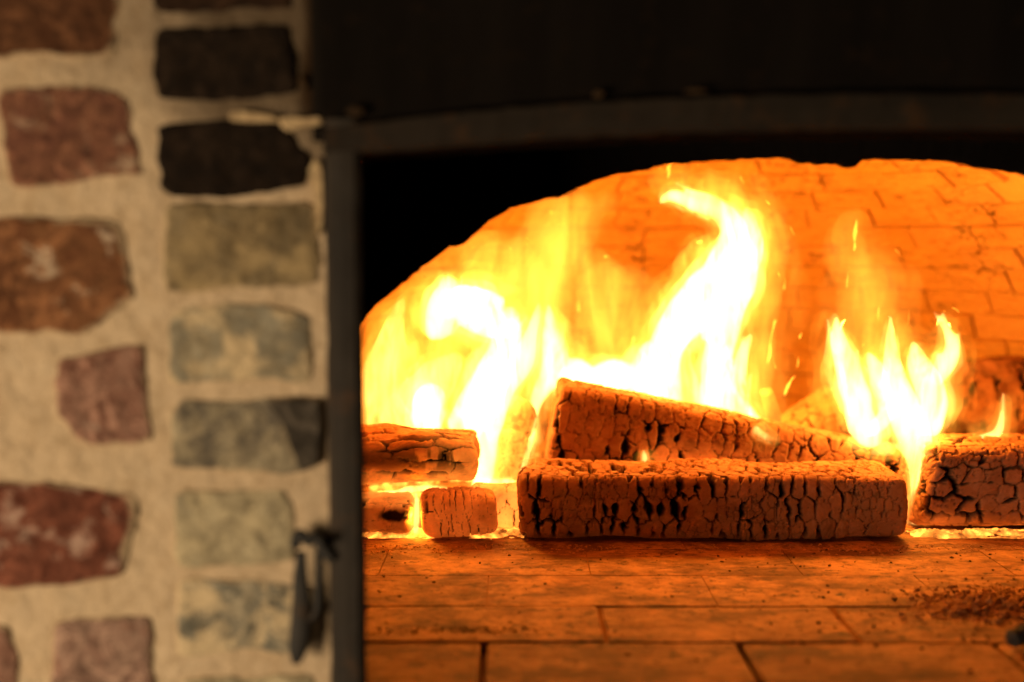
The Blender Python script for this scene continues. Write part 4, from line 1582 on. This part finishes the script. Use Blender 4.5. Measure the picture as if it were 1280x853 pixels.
flame("broad white flame over the left log beside the iron frame", [
    ([(470, 545, 16), (474, 500, 24), (486, 450, 22), (496, 405, 14), (512, 372, 4)], 1.60),
    ([(505, 545, 26), (520, 505, 26), (548, 470, 20), (572, 442, 10)], 1.58),
    ([(548, 425, 18), (552, 390, 24), (560, 362, 20), (556, 342, 5)], 1.63),
    ([(560, 375, 26), (598, 388, 34), (632, 402, 26), (644, 385, 6)], 1.65),
    ([(575, 545, 24), (600, 505, 30), (622, 460, 30), (640, 420, 20), (652, 396, 5)], 1.62),
    ([(602, 610, 12), (600, 575, 22), (606, 535, 21), (630, 490, 19), (660, 440, 14), (676, 380, 4)], 1.60),
    ([(468, 560, 12), (500, 552, 18), (560, 556, 18), (590, 566, 12)], 1.62),
    ([(530, 540, 24), (534, 510, 26), (545, 480, 16)], 1.64),
], 101, 0.006, veil=[([(540, 500, 70), (570, 420, 84), (600, 350, 60), (640, 300, 30)], 1.72), ([(640, 480, 40), (660, 400, 44), (690, 330, 30), (700, 280, 16)], 1.74), ([(500, 520, 40), (560, 420, 60), (620, 340, 40), (660, 300, 20)], 1.68), ([(470, 480, 20), (480, 420, 24), (500, 390, 12)], 1.62)])

flame("low white sheet of flame behind the top of the leaning log", [
    ([(668, 560, 6), (672, 500, 10), (690, 460, 20), (688, 420, 14), (684, 378, 4)], 1.72),
    ([(720, 520, 20), (722, 480, 30), (740, 452, 16)], 1.74),
    ([(760, 530, 20), (765, 480, 34), (775, 450, 18)], 1.74),
    ([(800, 535, 24), (802, 485, 32), (806, 450, 20), (815, 425, 6)], 1.73),
], 111, 0.006, veil=[([(720, 470, 40), (738, 420, 46), (760, 370, 44), (740, 330, 26), (716, 300, 8)], 1.76),
                     ([(680, 440, 30), (700, 350, 24), (730, 290, 20), (765, 240, 12)], 1.82),
                     ([(760, 480, 60), (765, 420, 72), (760, 370, 60), (745, 330, 30)], 1.78), ([(660, 420, 50), (680, 350, 60), (700, 290, 44), (730, 240, 18)], 1.86)])

flame("tallest flame, curling left at its tip above the leaning log", [
    ([(842, 545, 22), (832, 490, 27), (836, 440, 28), (862, 395, 33), (894, 355, 34), (918, 318, 31), (920, 286, 25), (898, 264, 17), (868, 252, 12), (840, 243, 9), (824, 252, 4)], 1.70),
    ([(905, 555, 26), (895, 505, 26), (898, 450, 22), (910, 400, 22), (932, 355, 20), (944, 320, 10)], 1.68),
    ([(880, 430, 14), (905, 370, 16), (940, 330, 17), (946, 292, 13), (934, 262, 6)], 1.67),
    ([(938, 560, 10), (926, 510, 14), (924, 460, 12), (940, 420, 5)], 1.66),
    ([(952, 560, 8), (945, 535, 12), (938, 505, 5)], 1.64),
], 121, 0.0072, veil=[([(940, 530, 24), (942, 470, 36), (945, 400, 44), (950, 330, 44), (930, 270, 40), (870, 232, 24), (820, 222, 8)], 1.74),
                     ([(870, 520, 30), (868, 460, 30), (880, 420, 20)], 1.72), ([(940, 540, 30), (950, 500, 30), (952, 450, 24), (965, 400, 10)], 1.70)])

flame("forked flame rising between the front log and right log", [
    ([(1136, 672, 7), (1140, 640, 8), (1146, 605, 9), (1150, 575, 13), (1146, 545, 24), (1128, 505, 24), (1116, 460, 13), (1112, 395, 4)], 1.52),
    ([(1095, 560, 14), (1076, 520, 20), (1060, 480, 20), (1050, 440, 16), (1044, 396, 5)], 1.58),
    ([(1082, 545, 12), (1108, 520, 12), (1100, 480, 14), (1080, 440, 8)], 1.60),
    ([(1160, 545, 18), (1164, 500, 22), (1150, 460, 16), (1140, 425, 5)], 1.56),
    ([(1166, 480, 12), (1184, 452, 14), (1190, 428, 9), (1170, 390, 3)], 1.57),
    ([(1100, 575, 3), (1118, 600, 5), (1140, 625, 5)], 1.46),
    ([(1062, 556, 7), (1090, 562, 8), (1120, 560, 6)], 1.60),
], 131, 0.0065, mantle=(1.12, 3), veil=[([(1080, 500, 40), (1085, 430, 46), (1086, 370, 50), (1070, 315, 30), (1062, 260, 12)], 1.68), ([(1130, 520, 36), (1130, 460, 40), (1120, 400, 24)], 1.64), ([(1160, 480, 26), (1180, 440, 22), (1170, 385, 10)], 1.62)])

flame("little horn shaped flame on top of the right log", [
    ([(1205, 551, 4), (1230, 549, 7), (1248, 540, 7), (1254, 515, 4), (1256, 490, 2)], 1.57),
], 141, 0.003, mantle=(1.3, 3), veil=[([(1220, 545, 20), (1245, 520, 16), (1256, 480, 6)], 1.60), ([(1218, 545, 8), (1204, 515, 5), (1196, 490, 3)], 1.60)])

flame("thin upright flame in the gap between the two chunks", [
    ([(518, 671, 4.5), (519, 650, 5.5), (520, 630, 5), (519, 615, 3)], 1.455),
], 151, 0.0012, mantle=(1.2, 2))
flame("sliver of flame at the left end of the front log", [
    ([(646, 665, 3), (648, 635, 4), (652, 600, 5), (662, 560, 5), (672, 520, 3)], 1.50),
], 161, 0.002, mantle=(1.3, 3))
flame("tiny tongue of flame between the front log and leaning log", [
    ([(805, 582, 4), (806, 572, 5), (804, 562, 3)], 1.56),
], 171, 0.001, mantle=(1.3, 3))
flame("low flame licking the chunks under the left log", [
    ([(455, 622, 7), (490, 620, 8), (520, 612, 6), (560, 612, 5)], 1.51),
], 181, 0.003, mantle=(1.2, 3))
flame("bright streak of flame along the foot of the leaning log", [
    ([(940, 535, 7), (955, 546, 6), (975, 551, 3)], 1.60),
], 191, 0.002, mantle=(1.3, 3))
flame("low bright flame in front of the small yellow chunk and glowing log end", [
    ([(590, 606, 10), (620, 606, 9), (645, 604, 7)], 1.60),
], 195, 0.002, mantle=(1.2, 3), veil=[([(606, 602, 20), (626, 565, 26), (640, 515, 26), (652, 455, 12)], 1.515)])

# the light the flames throw: one lamp in the heart of each big flame
for (x, y, Y, w) in ((560, 385, 1.63, 4.2), (830, 450, 1.72, 2.6), (905, 320, 1.69, 5.5), (1132, 470, 1.56, 3.6),
                     (648, 628, 1.49, 0.36), (519, 645, 1.455, 0.26), (1141, 640, 1.52, 0.42)):
    lamp("flame_light", 'POINT', at(x, y, Y), w, (1.0, 0.36, 0.030), 0.004 if w < 1 else 0.02)
